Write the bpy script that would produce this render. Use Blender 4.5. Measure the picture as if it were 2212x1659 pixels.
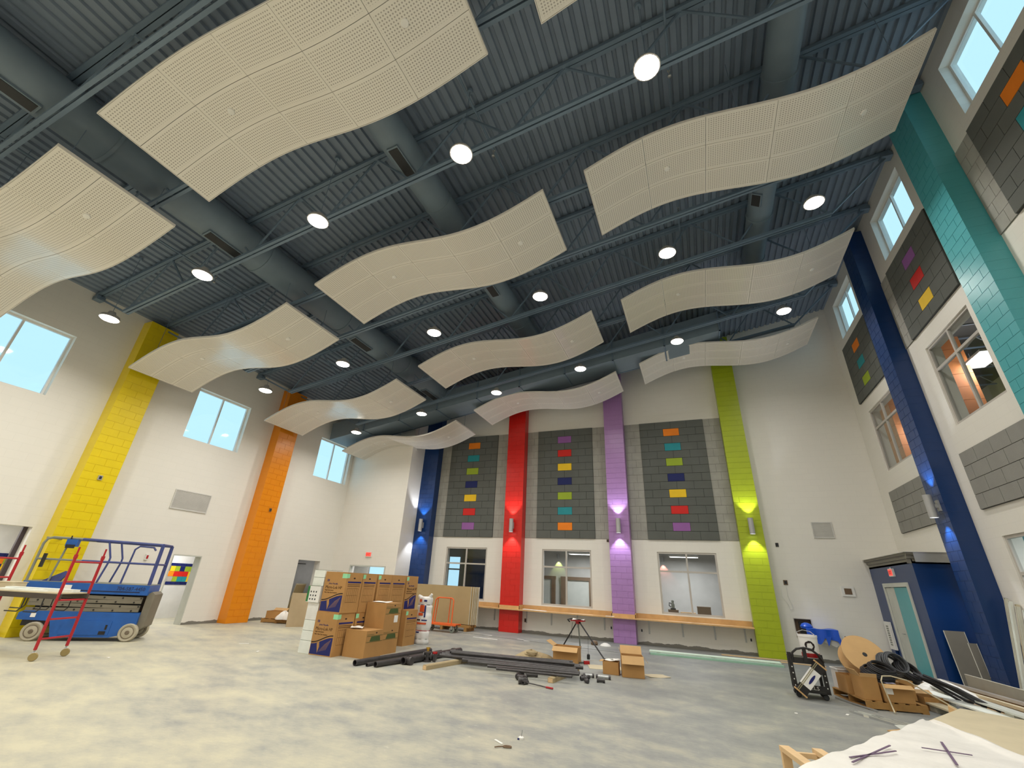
import bpy, math, random
from mathutils import Vector, Matrix
random.seed(7)
SC = bpy.context.scene
for o in list(bpy.data.objects): bpy.data.objects.remove(o)
COL = SC.collection
PI = math.pi

# ------------------------------------------------------------------ camera
CH = 1.712
def make_camera():
    yaw, pit, rol = -0.40856, 0.43668, 0.05443
    f = Vector((math.sin(yaw)*math.cos(pit), math.cos(yaw)*math.cos(pit), math.sin(pit)))
    r = Vector((math.cos(yaw), -math.sin(yaw), 0)); u = r.cross(f)
    r2 = math.cos(rol)*r + math.sin(rol)*u; u2 = -math.sin(rol)*r + math.cos(rol)*u
    cd = bpy.data.cameras.new('camera'); cam = bpy.data.objects.new('camera', cd); COL.objects.link(cam)
    m = Matrix.Identity(4)
    for i in range(3):
        m[i][0] = r2[i]; m[i][1] = u2[i]; m[i][2] = -f[i]
    m[2][3] = CH
    cam.matrix_world = m
    cd.sensor_width = 36; cd.lens = 936.01/2212*36
    cd.shift_x = 5.855/2212; cd.shift_y = -8.706/2212
    cd.clip_start = 0.05; cd.clip_end = 300
    SC.camera = cam
make_camera()

# ------------------------------------------------------------------ world (overcast sky), exposure
W = bpy.data.worlds.new('overcast_sky'); SC.world = W; W.use_nodes = True
bg = W.node_tree.nodes['Background']; bg.inputs[0].default_value = (0.52, 0.82, 1.0, 1); bg.inputs[1].default_value = 1.25
SC.view_settings.view_transform = 'Standard'; SC.view_settings.look = 'None'
SC.view_settings.exposure = 0.0; SC.view_settings.gamma = 1.0; SC.view_settings.use_curve_mapping = False
SC.cycles.use_denoising = True
SC.cycles.max_bounces = 8; SC.cycles.diffuse_bounces = 5; SC.cycles.glossy_bounces = 3
SC.cycles.transparent_max_bounces = 10; SC.cycles.sample_clamp_indirect = 4.0
LAMP_W = 67.0      # one high bay lamp
SCONCE_W = 100.0
ROOM_W = 55.0       # lamps of the side rooms
WARM = (1.0, 0.968, 0.90)

# ------------------------------------------------------------------ materials
def srgb(r, g, b):
    def c(v):
        v /= 255.0
        return v/12.92 if v <= 0.04045 else ((v+0.055)/1.055)**2.4
    return (c(r), c(g), c(b), 1)
class NT:
    def __init__(s, name):
        s.m = bpy.data.materials.new(name); s.m.use_nodes = True; s.t = s.m.node_tree
        s.b = s.t.nodes['Principled BSDF']
    def n(s, typ, **kw):
        x = s.t.nodes.new(typ)
        for k, v in kw.items(): setattr(x, k, v)
        return x
    def l(s, a, b): s.t.links.new(a, b)
    def val(s, x, key, v): x.inputs[key].default_value = v
    def math(s, op, a, b=None, clamp=False):
        x = s.n('ShaderNodeMath', operation=op); x.use_clamp = clamp
        for i, v in enumerate((a, b)):
            if v is None: continue
            if isinstance(v, (int, float)): x.inputs[i].default_value = v
            else: s.l(v, x.inputs[i])
        return x.outputs[0]
    def mix(s, fac, a, b):
        x = s.n('ShaderNodeMixRGB')
        for i, v in enumerate((fac, a, b)):
            if isinstance(v, (int, float)): x.inputs[i].default_value = v
            elif isinstance(v, tuple): x.inputs[i].default_value = v
            else: s.l(v, x.inputs[i])
        return x.outputs[0]
    def noise(s, vec, scale, detail=4, rough=.55):
        x = s.n('ShaderNodeTexNoise'); x.inputs['Scale'].default_value = scale
        x.inputs['Detail'].default_value = detail; x.inputs['Roughness'].default_value = rough
        if vec is not None: s.l(vec, x.inputs['Vector'])
        return x.outputs['Fac']
    def ramp(s, fac, stops):
        x = s.n('ShaderNodeValToRGB'); e = x.color_ramp.elements
        e[0].position, e[0].color = stops[0]; e[1].position, e[1].color = stops[-1]
        for p, c in stops[1:-1]:
            q = e.new(p); q.color = c
        s.l(fac, x.inputs[0]); return x.outputs[0]
    def bump(s, h, strength, dist):
        x = s.n('ShaderNodeBump'); x.inputs['Strength'].default_value = strength; x.inputs['Distance'].default_value = dist
        s.l(h, x.inputs['Height']); s.l(x.outputs[0], s.b.inputs['Normal'])
MATS = {}
def plain(name, col, rough=.6, metal=0, spec=.5, var=.06, nscale=3.0, bump=0.0, bscale=60, coat=0):
    if name in MATS: return MATS[name]
    t = NT(name); t.b.inputs['Roughness'].default_value = rough; t.b.inputs['Metallic'].default_value = metal
    t.b.inputs['Specular IOR Level'].default_value = spec
    if coat: t.b.inputs['Coat Weight'].default_value = coat; t.b.inputs['Coat Roughness'].default_value = .15
    pos = t.n('ShaderNodeNewGeometry').outputs['Position']
    nz = t.noise(pos, nscale)
    d = tuple(max(0, c*(1-var)) for c in col[:3])+(1,); u = tuple(min(1, c*(1+var)) for c in col[:3])+(1,)
    t.l(t.ramp(nz, [(.3, d), (.7, u)]), t.b.inputs['Base Color'])
    if bump: t.bump(t.noise(pos, bscale, 2), bump, .01)
    MATS[name] = t.m; return t.m
def emit(name, col, strength):
    if name in MATS: return MATS[name]
    t = NT(name); t.b.inputs['Base Color'].default_value = col
    t.b.inputs['Emission Color'].default_value = col; t.b.inputs['Emission Strength'].default_value = strength
    MATS[name] = t.m; return t.m
def wall_mat(name, axis, col, dirt=True, rough=.5):
    t = NT(name)
    pos = t.n('ShaderNodeNewGeometry').outputs['Position']
    sp = t.n('ShaderNodeSeparateXYZ'); t.l(pos, sp.inputs[0])
    cb = t.n('ShaderNodeCombineXYZ'); t.l(sp.outputs[axis], cb.inputs[0]); t.l(sp.outputs[2], cb.inputs[1])
    br = t.n('ShaderNodeTexBrick'); br.offset = .5
    t.l(cb.outputs[0], br.inputs['Vector']); t.val(br, 'Scale', 1.0); t.val(br, 'Mortar Size', .0045); t.val(br, 'Mortar Smooth', .3)
    t.val(br, 'Brick Width', .4064); t.val(br, 'Row Height', .2032)
    c2 = tuple(c*.985 for c in col[:3])+(1,)
    t.val(br, 'Color1', col); t.val(br, 'Color2', c2); t.val(br, 'Mortar', tuple(c*.94 for c in col[:3])+(1,))
    nz = t.noise(pos, .7)
    base = t.mix(t.math('MULTIPLY', t.math('SUBTRACT', nz, .4, True), .35, True), br.outputs['Color'], tuple(c*.9 for c in col[:3])+(1,))
    if dirt:
        # unpainted, cement stained strip along the foot of the wall, with a ragged edge
        edge = t.math('ADD', t.math('MULTIPLY', t.noise(cb.outputs[0], 2.3, 5), .20), -.02)
        lo = t.math('LESS_THAN', sp.outputs[2], edge)
        base = t.mix(lo, base, (.20, .19, .165, 1))
    t.l(base, t.b.inputs['Base Color']); t.b.inputs['Roughness'].default_value = rough
    h = t.math('SUBTRACT', t.math('MULTIPLY', t.noise(pos, 45, 3), .35), br.outputs['Fac'])
    t.bump(h, .16, .006)
    return t.m
WHITE = (.80, .775, .715, 1)
M_wall_y = wall_mat('white_block_wall', 1, WHITE)
M_wall_x = wall_mat('white_block_wall_far', 0, WHITE)
NAVY = srgb(10, 50, 104)
M_navy_x = wall_mat('navy_block_x', 0, NAVY, False, .32); M_navy_y = wall_mat('navy_block_y', 1, NAVY, False, .32)
def floor_mat():
    t = NT('dusty_concrete'); pos = t.n('ShaderNodeNewGeometry').outputs['Position']
    mp = t.n('ShaderNodeMapping'); t.val(mp, 'Scale', (1, 1.6, 1)); t.val(mp, 'Rotation', (0, 0, .5)); t.l(pos, mp.inputs[0])
    big = t.noise(mp.outputs[0], .42, 8, .62); mid = t.noise(mp.outputs[0], 1.7, 9, .68); fine = t.noise(pos, 11, 7, .65)
    sx = t.n('ShaderNodeSeparateXYZ'); t.l(pos, sx.inputs[0])
    side = t.math('ADD', t.math('MULTIPLY', sx.outputs[0], -.016), t.math('MULTIPLY', sx.outputs[1], -.016))
    s = t.math('ADD', t.math('ADD', t.math('MULTIPLY', big, .62), t.math('MULTIPLY', mid, .46)), t.math('ADD', side, .12))
    s = t.math('ADD', s, t.math('MULTIPLY', t.math('SUBTRACT', t.noise(mp.outputs[0], 6.5, 8, .7), .5), .22))
    c = t.ramp(s, [(.36, srgb(124, 127, 127)), (.53, srgb(146, 147, 142)), (.66, srgb(172, 169, 154)), (.82, srgb(194, 188, 163))])
    st = t.math('MULTIPLY', t.math('SUBTRACT', t.noise(mp.outputs[0], 3.1, 9, .74), .63, True), 7.0, True)
    c = t.mix(t.math('MULTIPLY', st, .75), c, srgb(218, 214, 198))
    dk = t.math('MULTIPLY', t.math('SUBTRACT', fine, .60, True), 2.5, True)
    c = t.mix(t.math('MULTIPLY', dk, .6), c, srgb(108, 108, 105))
    sc_ = t.math('MULTIPLY', t.math('SUBTRACT', t.noise(mp.outputs[0], 17, 6, .75), .60, True), 6.0, True)
    c = t.mix(t.math('MULTIPLY', sc_, .55), c, srgb(222, 217, 200))
    t.l(c, t.b.inputs['Base Color']); t.b.inputs['Roughness'].default_value = .55
    t.b.inputs['Specular IOR Level'].default_value = .35
    t.bump(fine, .12, .01); return t.m
M_floor = floor_mat()
M_deck = plain('blue_grey_deck', (.185, .235, .305, 1), .45, var=.05)
M_steel = plain('blue_grey_steel', (.140, .200, .270, 1), .45, var=.05)
M_duct = plain('blue_grey_duct', (.170, .225, .275, 1), .5, var=.05)
M_black = plain('black_metal', (.012, .011, .012, 1), .4)
M_dark = plain('dark_grille', (.02, .022, .025, 1), .6)
def cloud_mat():
    # perforated white panel: round holes on a grid (UV in metres), plain margin along the panel edges (UV2 = 0..1)
    t = NT('perforated_panel')
    uv = t.n('ShaderNodeUVMap'); uv.uv_map = 'metres'; uv2 = t.n('ShaderNodeUVMap'); uv2.uv_map = 'unit'
    s = t.n('ShaderNodeSeparateXYZ'); t.l(uv.outputs[0], s.inputs[0])
    P = .042
    fx = t.math('SUBTRACT', t.math('FRACT', t.math('DIVIDE', s.outputs[0], P)), .5)
    fy = t.math('SUBTRACT', t.math('FRACT', t.math('DIVIDE', s.outputs[1], P)), .5)
    d = t.math('SQRT', t.math('ADD', t.math('MULTIPLY', fx, fx), t.math('MULTIPLY', fy, fy)))
    hole = t.math('LESS_THAN', d, .27)
    q = t.n('ShaderNodeSeparateXYZ'); t.l(uv2.outputs[0], q.inputs[0])
    def inside(o, m): return t.math('LESS_THAN', t.math('ABSOLUTE', t.math('SUBTRACT', o, .5)), .5-m)
    ins = t.math('MULTIPLY', inside(q.outputs[0], .022), inside(q.outputs[1], .085))
    f = t.math('MULTIPLY', hole, ins)
    t.l(t.mix(f, (.76, .73, .67, 1), (.40, .375, .335, 1)), t.b.inputs['Base Color'])
    t.b.inputs['Roughness'].default_value = .24
    return t.m
M_cloud = cloud_mat()
M_cloud_edge = plain('cloud_frame_white', (.70, .67, .62, 1), .45)
M_white = plain('white_plastic', (.78, .77, .74, 1), .5)
M_foam = plain('white_foam_board', (.80, .83, .78, 1), .7)
M_alu = plain('grey_aluminium', (.44, .42, .40, 1), .4, .3)
M_frame = plain('grey_window_frame', (.50, .47, .43, 1), .45)
M_galv = plain('galvanised_steel', (.42, .43, .43, 1), .4, .6)
def glass_mat():
    t = NT('window_glass'); tr = t.n('ShaderNodeBsdfTransparent'); gl = t.n('ShaderNodeBsdfGlossy'); gl.inputs['Roughness'].default_value = .03
    tr.inputs[0].default_value = (.93, .95, .95, 1)
    mx = t.n('ShaderNodeMixShader'); fr = t.n('ShaderNodeFresnel'); fr.inputs[0].default_value = 1.45
    geo = t.n('ShaderNodeNewGeometry'); t.l(t.math('MULTIPLY', fr.outputs[0], t.math('SUBTRACT', 1.0, geo.outputs['Backfacing'])), mx.inputs[0]); t.l(tr.outputs[0], mx.inputs[1]); t.l(gl.outputs[0], mx.inputs[2])
    t.l(mx.outputs[0], t.t.nodes['Material Output'].inputs[0]); return t.m
M_glass = glass_mat()
def frost_mat():
    # translucent daylight pane
    t = NT('translucent_pane'); tr = t.n('ShaderNodeBsdfTransparent'); gl = t.n('ShaderNodeBsdfGlossy'); gl.inputs['Roughness'].default_value = .05
    tr.inputs[0].default_value = (.95, .98, .98, 1)
    mx = t.n('ShaderNodeMixShader'); mx.inputs[0].default_value = .04
    t.l(tr.outputs[0], mx.inputs[1]); t.l(gl.outputs[0], mx.inputs[2])
    t.l(mx.outputs[0], t.t.nodes['Material Output'].inputs[0]); return t.m
M_pane = frost_mat()
PAINT = dict(yellow=srgb(230, 204, 16), orange=srgb(228, 138, 16), red=srgb(204, 30, 22), purple=srgb(166, 124, 182),
             green=srgb(164, 180, 28), navy=NAVY, teal=srgb(78, 164, 172))
def paint(k): return plain('paint_'+k, PAINT[k], .33, bump=.12, bscale=70, var=.03)
BLOCKC = dict(yellow=srgb(238, 196, 30), orange=srgb(236, 130, 20), red=srgb(206, 30, 22), purple=srgb(146, 92, 160),
              green=srgb(150, 172, 40), navy=srgb(10, 26, 92), teal=srgb(30, 140, 150))
def blockpaint(k): return plain('block_'+k, BLOCKC[k], .7, bump=.2, bscale=90, var=.05)
M_dgrey = plain('dark_grey_block', srgb(94, 97, 93), .85, bump=.35, bscale=90, var=.07, nscale=1.7)
M_lgrey = plain('light_grey_block', srgb(158, 157, 150), .85, bump=.35, bscale=90, var=.10, nscale=2.3)
M_mgrey = plain('mid_grey_block', srgb(140, 139, 134), .85, bump=.35, bscale=90, var=.06, nscale=2.3)
M_joint = plain('dark_joint', srgb(60, 62, 60), .9); M_ljoint = plain('light_joint', srgb(112, 112, 106), .9)
M_card = plain('cardboard', srgb(176, 132, 78), .8, var=.07, nscale=2.5)
M_card2 = plain('cardboard_light', srgb(196, 158, 108), .8, var=.06)
M_ink = plain('brown_ink', srgb(78, 48, 14), .8); M_inkblue = plain('blue_ink', srgb(16, 26, 100), .6)
M_inkdark = plain('dark_ink', srgb(30, 14, 14), .7); M_inkgreen = plain('green_ink', srgb(70, 86, 42), .8)
M_tape = plain('mint_tape', srgb(150, 218, 170), .5); M_paper = plain('white_paper', (.84, .82, .78, 1), .7)
M_wood = plain('pale_wood', srgb(214, 182, 138), .65, var=.12, nscale=5); M_ply = plain('counter_wood', srgb(206, 164, 110), .6, var=.10, nscale=4)
M_brown = plain('brown_wood', srgb(110, 88, 66), .6, var=.1)
M_pallet = plain('pallet_wood', srgb(160, 120, 66), .75, var=.15, nscale=6)
M_drywall = plain('drywall_paper', srgb(168, 146, 106), .8, var=.04); M_gyp = plain('gypsum_edge', srgb(206, 204, 190), .8)
M_beige = plain('beige_board', srgb(196, 184, 156), .8, var=.06)
M_blue = plain('lift_blue', srgb(28, 88, 166), .4, var=.12, nscale=4); M_bluerail = plain('rail_blue', srgb(58, 70, 128), .45, var=.2, nscale=6)
M_railgrey = plain('rail_grey', srgb(128, 132, 122), .5); M_liftgrey = plain('scissor_grey', srgb(118, 112, 98), .55, var=.1)
M_tyre = plain('dusty_tyre', srgb(176, 168, 148), .8); M_hub = plain('wheel_hub', srgb(110, 98, 82), .7)
M_scafred = plain('scaffold_red', srgb(172, 26, 38), .4); M_caster = plain('caster_tan', srgb(150, 132, 84), .6)
M_plank = plain('platform_dark', srgb(70, 62, 56), .6); M_orange = plain('cart_orange', srgb(226, 98, 38), .4)
M_pipe = plain('black_iron_pipe', srgb(66, 63, 64), .34, .2, var=.2, nscale=8); M_rubber = plain('black_hose', srgb(34, 34, 38), .5)
M_mint = plain('mint_board', srgb(204, 222, 206), .6); M_tarp = plain('blue_plastic', srgb(28, 84, 200), .3, bump=.5, bscale=14)
M_teal = paint('teal'); M_primer = plain('primer_grey', srgb(196, 198, 190), .6, var=.06); M_cornice = plain('cornice_grey', srgb(126, 122, 112), .5)
M_zinc = plain('lit_flashing', srgb(206, 204, 196), .25, .5); M_sconce = plain('sconce_silver', srgb(178, 178, 178), .4, .2)
M_roomwhite = plain('side_room_white', (.70, .69, .65, 1), .7); M_roomgrey = plain('side_room_grey', (.50, .49, .46, 1), .7); M_roomdark = plain('side_room_dark', (.06, .058, .055, 1), .8)
M_olive = plain('olive_wall', srgb(150, 142, 112), .7); M_red = plain('red_plastic', srgb(168, 22, 30), .4)
M_violet = plain('violet_pencil', srgb(104, 84, 110), .7); M_poly = plain('white_poly_sheet', (.82, .80, .76, 1), .35, bump=.6, bscale=7)
M_grill = plain('vent_white', (.62, .61, .58, 1), .5); M_rope = plain('tan_rope', srgb(168, 150, 116), .8, bump=.5, bscale=30)

# ------------------------------------------------------------------ mesh builder
class MB:
    def __init__(s): s.v = []; s.f = []
    def add(s, vs, fs):
        o = len(s.v); s.v += [tuple(v) for v in vs]; s.f += [tuple(i+o for i in f) for f in fs]; return s
    def box(s, x0, x1, y0, y1, z0, z1):
        return s.add([(x0,y0,z0),(x1,y0,z0),(x1,y1,z0),(x0,y1,z0),(x0,y0,z1),(x1,y0,z1),(x1,y1,z1),(x0,y1,z1)],
                     [(0,3,2,1),(4,5,6,7),(0,1,5,4),(1,2,6,5),(2,3,7,6),(3,0,4,7)])
    def obox(s, c, size, rot=(0,0,0)):
        from mathutils import Euler
        m = Euler(rot).to_matrix(); h = [q/2 for q in size]; c = Vector(c)
        vs = [c + m @ Vector((a*h[0], b*h[1], d*h[2])) for d in (-1,1) for a,b in ((-1,-1),(1,-1),(1,1),(-1,1))]
        return s.add(vs, [(0,3,2,1),(4,5,6,7),(0,1,5,4),(1,2,6,5),(2,3,7,6),(3,0,4,7)])
    def bar(s, p0, p1, w, h=None, up=(0,0,1)):
        # rectangular bar between two points
        h = h or w; p0 = Vector(p0); p1 = Vector(p1); d = (p1-p0).normalized(); up = Vector(up)
        if abs(d.dot(up)) > .98: up = Vector((0,1,0))
        a = d.cross(up).normalized()*w/2; b = a.cross(d).normalized()*h/2
        vs = [p+sa*a+sb*b for p in (p0,p1) for sa,sb in ((-1,-1),(1,-1),(1,1),(-1,1))]
        return s.add(vs, [(0,1,2,3),(7,6,5,4),(0,4,5,1),(1,5,6,2),(2,6,7,3),(3,7,4,0)])
    def tube(s, pts, r, n=8, caps=True, rs=None):
        pts = [Vector(p) for p in pts]; d = (pts[1]-pts[0]).normalized()
        up = Vector((0,0,1)) if abs(d.z) < .95 else Vector((1,0,0)); a = d.cross(up).normalized()
        vs = []; fs = []
        for i, p in enumerate(pts):
            if i == 0: t = pts[1]-pts[0]
            elif i == len(pts)-1: t = pts[-1]-pts[-2]
            else: t = (pts[i+1]-pts[i]).normalized()+(pts[i]-pts[i-1]).normalized()
            t = t.normalized() if t.length > 1e-9 else d
            a = (a-t*a.dot(t)); a = a.normalized() if a.length > 1e-6 else t.orthogonal().normalized()
            b = t.cross(a); rr = rs[i] if rs else r
            vs += [p+rr*(math.cos(k*2*PI/n)*a+math.sin(k*2*PI/n)*b) for k in range(n)]
        for i in range(len(pts)-1):
            for k in range(n):
                k2 = (k+1) % n; fs.append((i*n+k, i*n+k2, (i+1)*n+k2, (i+1)*n+k))
        if caps:
            fs.append(tuple(reversed(range(n)))); fs.append(tuple((len(pts)-1)*n+k for k in range(n)))
        return s.add(vs, fs)
    def pipe(s, p0, p1, ro, ri, n=12):
        # open pipe with wall thickness
        p0 = Vector(p0); p1 = Vector(p1); d = (p1-p0).normalized(); a = d.orthogonal().normalized(); b = d.cross(a); vs = []; fs = []
        for p, r in ((p0,ro),(p1,ro),(p1,ri),(p0,ri)):
            vs += [p+r*(math.cos(k*2*PI/n)*a+math.sin(k*2*PI/n)*b) for k in range(n)]
        for i in range(4):
            j = (i+1) % 4
            for k in range(n): fs.append((i*n+k, j*n+k, j*n+(k+1)%n, i*n+(k+1)%n))
        return s.add(vs, fs)
    def lathe(s, prof, n=20, c=(0,0,0), ax='z'):
        vs = []; fs = []
        for r, z in prof:
            for k in range(n):
                x, y = r*math.cos(k*2*PI/n), r*math.sin(k*2*PI/n)
                v = (x,y,z) if ax == 'z' else ((x,z,y) if ax == 'y' else (z,x,y))
                vs.append((v[0]+c[0], v[1]+c[1], v[2]+c[2]))
        for i in range(len(prof)-1):
            for k in range(n): fs.append((i*n+k, i*n+(k+1)%n, (i+1)*n+(k+1)%n, (i+1)*n+k))
        if prof[0][0] > 1e-6: fs.append(tuple(reversed(range(n))))
        if prof[-1][0] > 1e-6: fs.append(tuple((len(prof)-1)*n+k for k in range(n)))
        return s.add(vs, fs)
    def prism(s, poly, h0, h1, fn=None):
        fn = fn or (lambda a, b, h: (a, b, h)); n = len(poly)
        vs = [fn(a,b,h0) for a,b in poly]+[fn(a,b,h1) for a,b in poly]
        return s.add(vs, [tuple(reversed(range(n))), tuple(range(n,2*n))]+[(i,(i+1)%n,n+(i+1)%n,n+i) for i in range(n)])
    def torus(s, c, R, r, axis='z', n=24, m=8, squash=1):
        pts = []
        for k in range(n+1):
            a = k*2*PI/n; x, y = R*math.cos(a), R*math.sin(a)*squash
            v = (x,y,0) if axis == 'z' else ((x,0,y) if axis == 'y' else (0,x,y))
            pts.append((c[0]+v[0], c[1]+v[1], c[2]+v[2]))
        return s.tube(pts, r, m, False)
    def grid(s, fn, nu, nv):
        vs = [fn(i/nu, j/nv) for j in range(nv+1) for i in range(nu+1)]
        return s.add(vs, [(j*(nu+1)+i, j*(nu+1)+i+1, (j+1)*(nu+1)+i+1, (j+1)*(nu+1)+i) for j in range(nv) for i in range(nu)])
    def mesh(s, name, mat, smooth=False):
        m = bpy.data.meshes.new(name); m.from_pydata(s.v, [], s.f)
        if mat: m.materials.append(mat)
        import bmesh
        b = bmesh.new(); b.from_mesh(m); bmesh.ops.recalc_face_normals(b, faces=b.faces); b.to_mesh(m); b.free()
        if smooth:
            for p in m.polygons: p.use_smooth = True
            try: m.set_sharp_from_angle(angle=.7)
            except Exception: pass
        m.update(); return m
    def build(s, name, mat, parent=None, smooth=False, label=None):
        return link(name, s.mesh(name, mat, smooth), parent, label=label)
def link(name, mesh, parent=None, loc=None, rot=None, scale=None, label=None):
    o = bpy.data.objects.new(name, mesh); COL.objects.link(o)
    if parent: o.parent = parent
    if loc: o.location = loc
    if rot: o.rotation_euler = rot
    if scale: o.scale = scale
    if label: o['label'] = label
    return o
def thing(name, label, cat, loc=(0,0,0), rotz=0, group=None):
    o = bpy.data.objects.new(name, None); COL.objects.link(o); o.empty_display_size = .1
    o.location = loc; o.rotation_euler = (0,0,rotz); o['label'] = label; o['category'] = cat
    if group: o['group'] = group
    return o
def tag(o, label, cat, group=None):
    o['label'] = label; o['category'] = cat
    if group: o['group'] = group
    return o
def struct(o, label=None, cat=None):
    o['kind'] = 'structure'
    if label: o['label'] = label
    if cat: o['category'] = cat
    return o
def bx(*a): return MB().box(*a)
TEXTS = {}
def text_mesh(s, size, mat, ext=.0015):
    k = (s, size, mat.name)
    if k in TEXTS: return TEXTS[k]
    cu = bpy.data.curves.new('t', 'FONT'); cu.body = s; cu.size = size; cu.extrude = ext; cu.align_x = 'LEFT'; cu.resolution_u = 2
    ob = bpy.data.objects.new('t', cu); COL.objects.link(ob)
    bpy.context.view_layer.update()
    me = bpy.data.meshes.new_from_object(ob.evaluated_get(bpy.context.evaluated_depsgraph_get()))
    bpy.data.objects.remove(ob); bpy.data.curves.remove(cu)
    me.materials.clear(); me.materials.append(mat); TEXTS[k] = me; return me
def text(s, size, mat, parent, loc, rot, name='lettering', sx=1):
    return link(name, text_mesh(s, size, mat), parent, loc, rot, (sx,1,1))
def copy_tree(o, parent=None):
    c = o.copy(); COL.objects.link(c); c.parent = parent
    for ch in list(o.children): copy_tree(ch, c)
    return c
def lamp(name, kind, parent, loc, power, col, size=.3, rot=(0,0,0), spot=None, blend=.3):
    l = bpy.data.lights.new(name, kind); l.energy = power; l.color = col
    if kind == 'AREA':
        l.shape = 'DISK'; l.size = size
        if name == 'lamp_highbay': l.spread = math.radians(152)   # reflector cut-off
    if kind == 'SPOT': l.spot_size = spot; l.spot_blend = blend; l.shadow_soft_size = size
    if kind == 'POINT': l.shadow_soft_size = size
    o = bpy.data.objects.new(name, l); COL.objects.link(o); o.parent = parent; o.location = loc; o.rotation_euler = rot; return o

# ------------------------------------------------------------------ dimensions
XL, XR, YF, YB = -15.33, 5.72, 17.98, -6.5
YE, XE = 16.55, -11.9           # exit wall stands forward of the far wall
DA, DB = 11.26, .166            # deck underside z = DA + DB*x
def deck(x): return DA+DB*x
TH = .30
def wall(name, mat, axis, at, u0, u1, z0, z1, holes, out, th=TH, parent=None):
    """wall in plane axis=at ('x' or 'y'); room face at `at`, thickness towards sign `out`; holes = (u0,u1,z0,z1)"""
    us = sorted({u0,u1,*[h[0] for h in holes],*[h[1] for h in holes]}); zs = sorted({z0,z1,*[h[2] for h in holes],*[h[3] for h in holes]})
    us = [u for u in us if u0 <= u <= u1]; zs = [z for z in zs if z0 <= z <= z1]
    def hole(i, j):
        if i < 0 or j < 0 or i >= len(us)-1 or j >= len(zs)-1: return True
        u, z = (us[i]+us[i+1])/2, (zs[j]+zs[j+1])/2
        return any(h[0] < u < h[1] and h[2] < z < h[3] for h in holes)
    b = at+out*th; mb = MB()
    def p(u, z, d): return (d,u,z) if axis == 'x' else (u,d,z)
    for i in range(len(us)-1):
        for j in range(len(zs)-1):
            if hole(i,j): continue
            a0,a1,c0,c1 = us[i],us[i+1],zs[j],zs[j+1]
            for d in (at,b): mb.add([p(a0,c0,d),p(a1,c0,d),p(a1,c1,d),p(a0,c1,d)], [(0,1,2,3)])
            for q,(di,dj) in (((a0,c0,a0,c1),(-1,0)),((a1,c0,a1,c1),(1,0)),((a0,c0,a1,c0),(0,-1)),((a0,c1,a1,c1),(0,1))):
                if hole(i+di,j+dj): mb.add([p(q[0],q[1],at),p(q[2],q[3],at),p(q[2],q[3],b),p(q[0],q[1],b)], [(0,1,2,3)])
    import bmesh
    m = bpy.data.meshes.new(name); m.from_pydata(mb.v, [], mb.f); m.materials.append(mat)
    bb = bmesh.new(); bb.from_mesh(m); bmesh.ops.remove_doubles(bb, verts=bb.verts, dist=1e-4); bmesh.ops.recalc_face_normals(bb, faces=bb.faces); bb.to_mesh(m); bb.free()
    o = link(name, m, parent)
    if not parent: struct(o)
    return o

# ------------------------------------------------------------------ floor, deck, walls
fl = struct(bx(XL-3.2, XR+.0, YB-.3, 22.4, -.2, 0).build('floor', M_floor))
def make_deck():
    mb = MB(); P = .2; n = int((XR+.3-XL+.3)/P)+1; prof = []
    for i in range(n):
        x = XL-.3+i*P
        for dx, dz in ((0,.05),(.055,.05),(.075,0),(.18,0)): prof.append((x+dx, deck(x+dx)+dz))
    k = len(prof)
    vs = [(x,YB-.3,z) for x,z in prof]+[(x,YF+.3,z) for x,z in prof]+[(prof[0][0],YB-.3,16),(prof[-1][0],YB-.3,16),(prof[0][0],YF+.3,16),(prof[-1][0],YF+.3,16)]
    fs = [(i,i+1,k+i+1,k+i) for i in range(k-1)]+[(2*k,2*k+1,2*k+3,2*k+2)]
    mb.add(vs, fs); return mb.build('ceiling', M_deck)
struct(make_deck())
ZT = 13.2
LW = [(2.95,5.02),(8.6,10.6),(14.3,16.33)]; LZ = (5.54,7.30)
lholes = [(a,b,*LZ) for a,b in LW]+[(9.62,10.55,0,2.0),(14.62,15.82,0,2.14),(3.4,6.03,0,2.38)]
wall('wall_left', M_wall_y, 'x', XL, YB, YF+.3, 0, ZT, lholes, -1)
FW = [(-10.36,-8.38),(-5.92,-3.92),(-1.47,.53)]; FZ = (.99,3.01)
wall('wall_far', M_wall_x, 'y', YF, XE-.0, XR+.3, 0, ZT, [(a,b,*FZ) for a,b in FW]+[(2.52,2.97,.62,1.12)], 1)
wall('wall_exit', M_wall_x, 'y', YE, XL, XE, 0, ZT, [(-14.3,-12.4,0,2.08)], 1)
struct(bx(XE-.2, XE, YE+.3, YF+.3, 0, ZT).build('wall_return', M_wall_y))
RW = [(6.15,8.13),(10.58,12.57),(15.05,17.03)]; RZ = (10.30,11.72)
IW = [(5.97,7.94),(10.41,12.39),(14.87,16.86)]; IZ = (5.43,7.41); TW = [(10.45,12.38)]; TZ = (.99,3.06)
wall('wall_right', M_wall_y, 'x', XR, YB, YF+.3, 0, ZT, [(a,b,*RZ) for a,b in RW]+[(a,b,*IZ) for a,b in IW]+[(a,b,*TZ) for a,b in TW], 1)
struct(bx(XL-.3, XR+.3, YB-.3, YB, 0, ZT).build('wall_back', M_wall_x))

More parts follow.
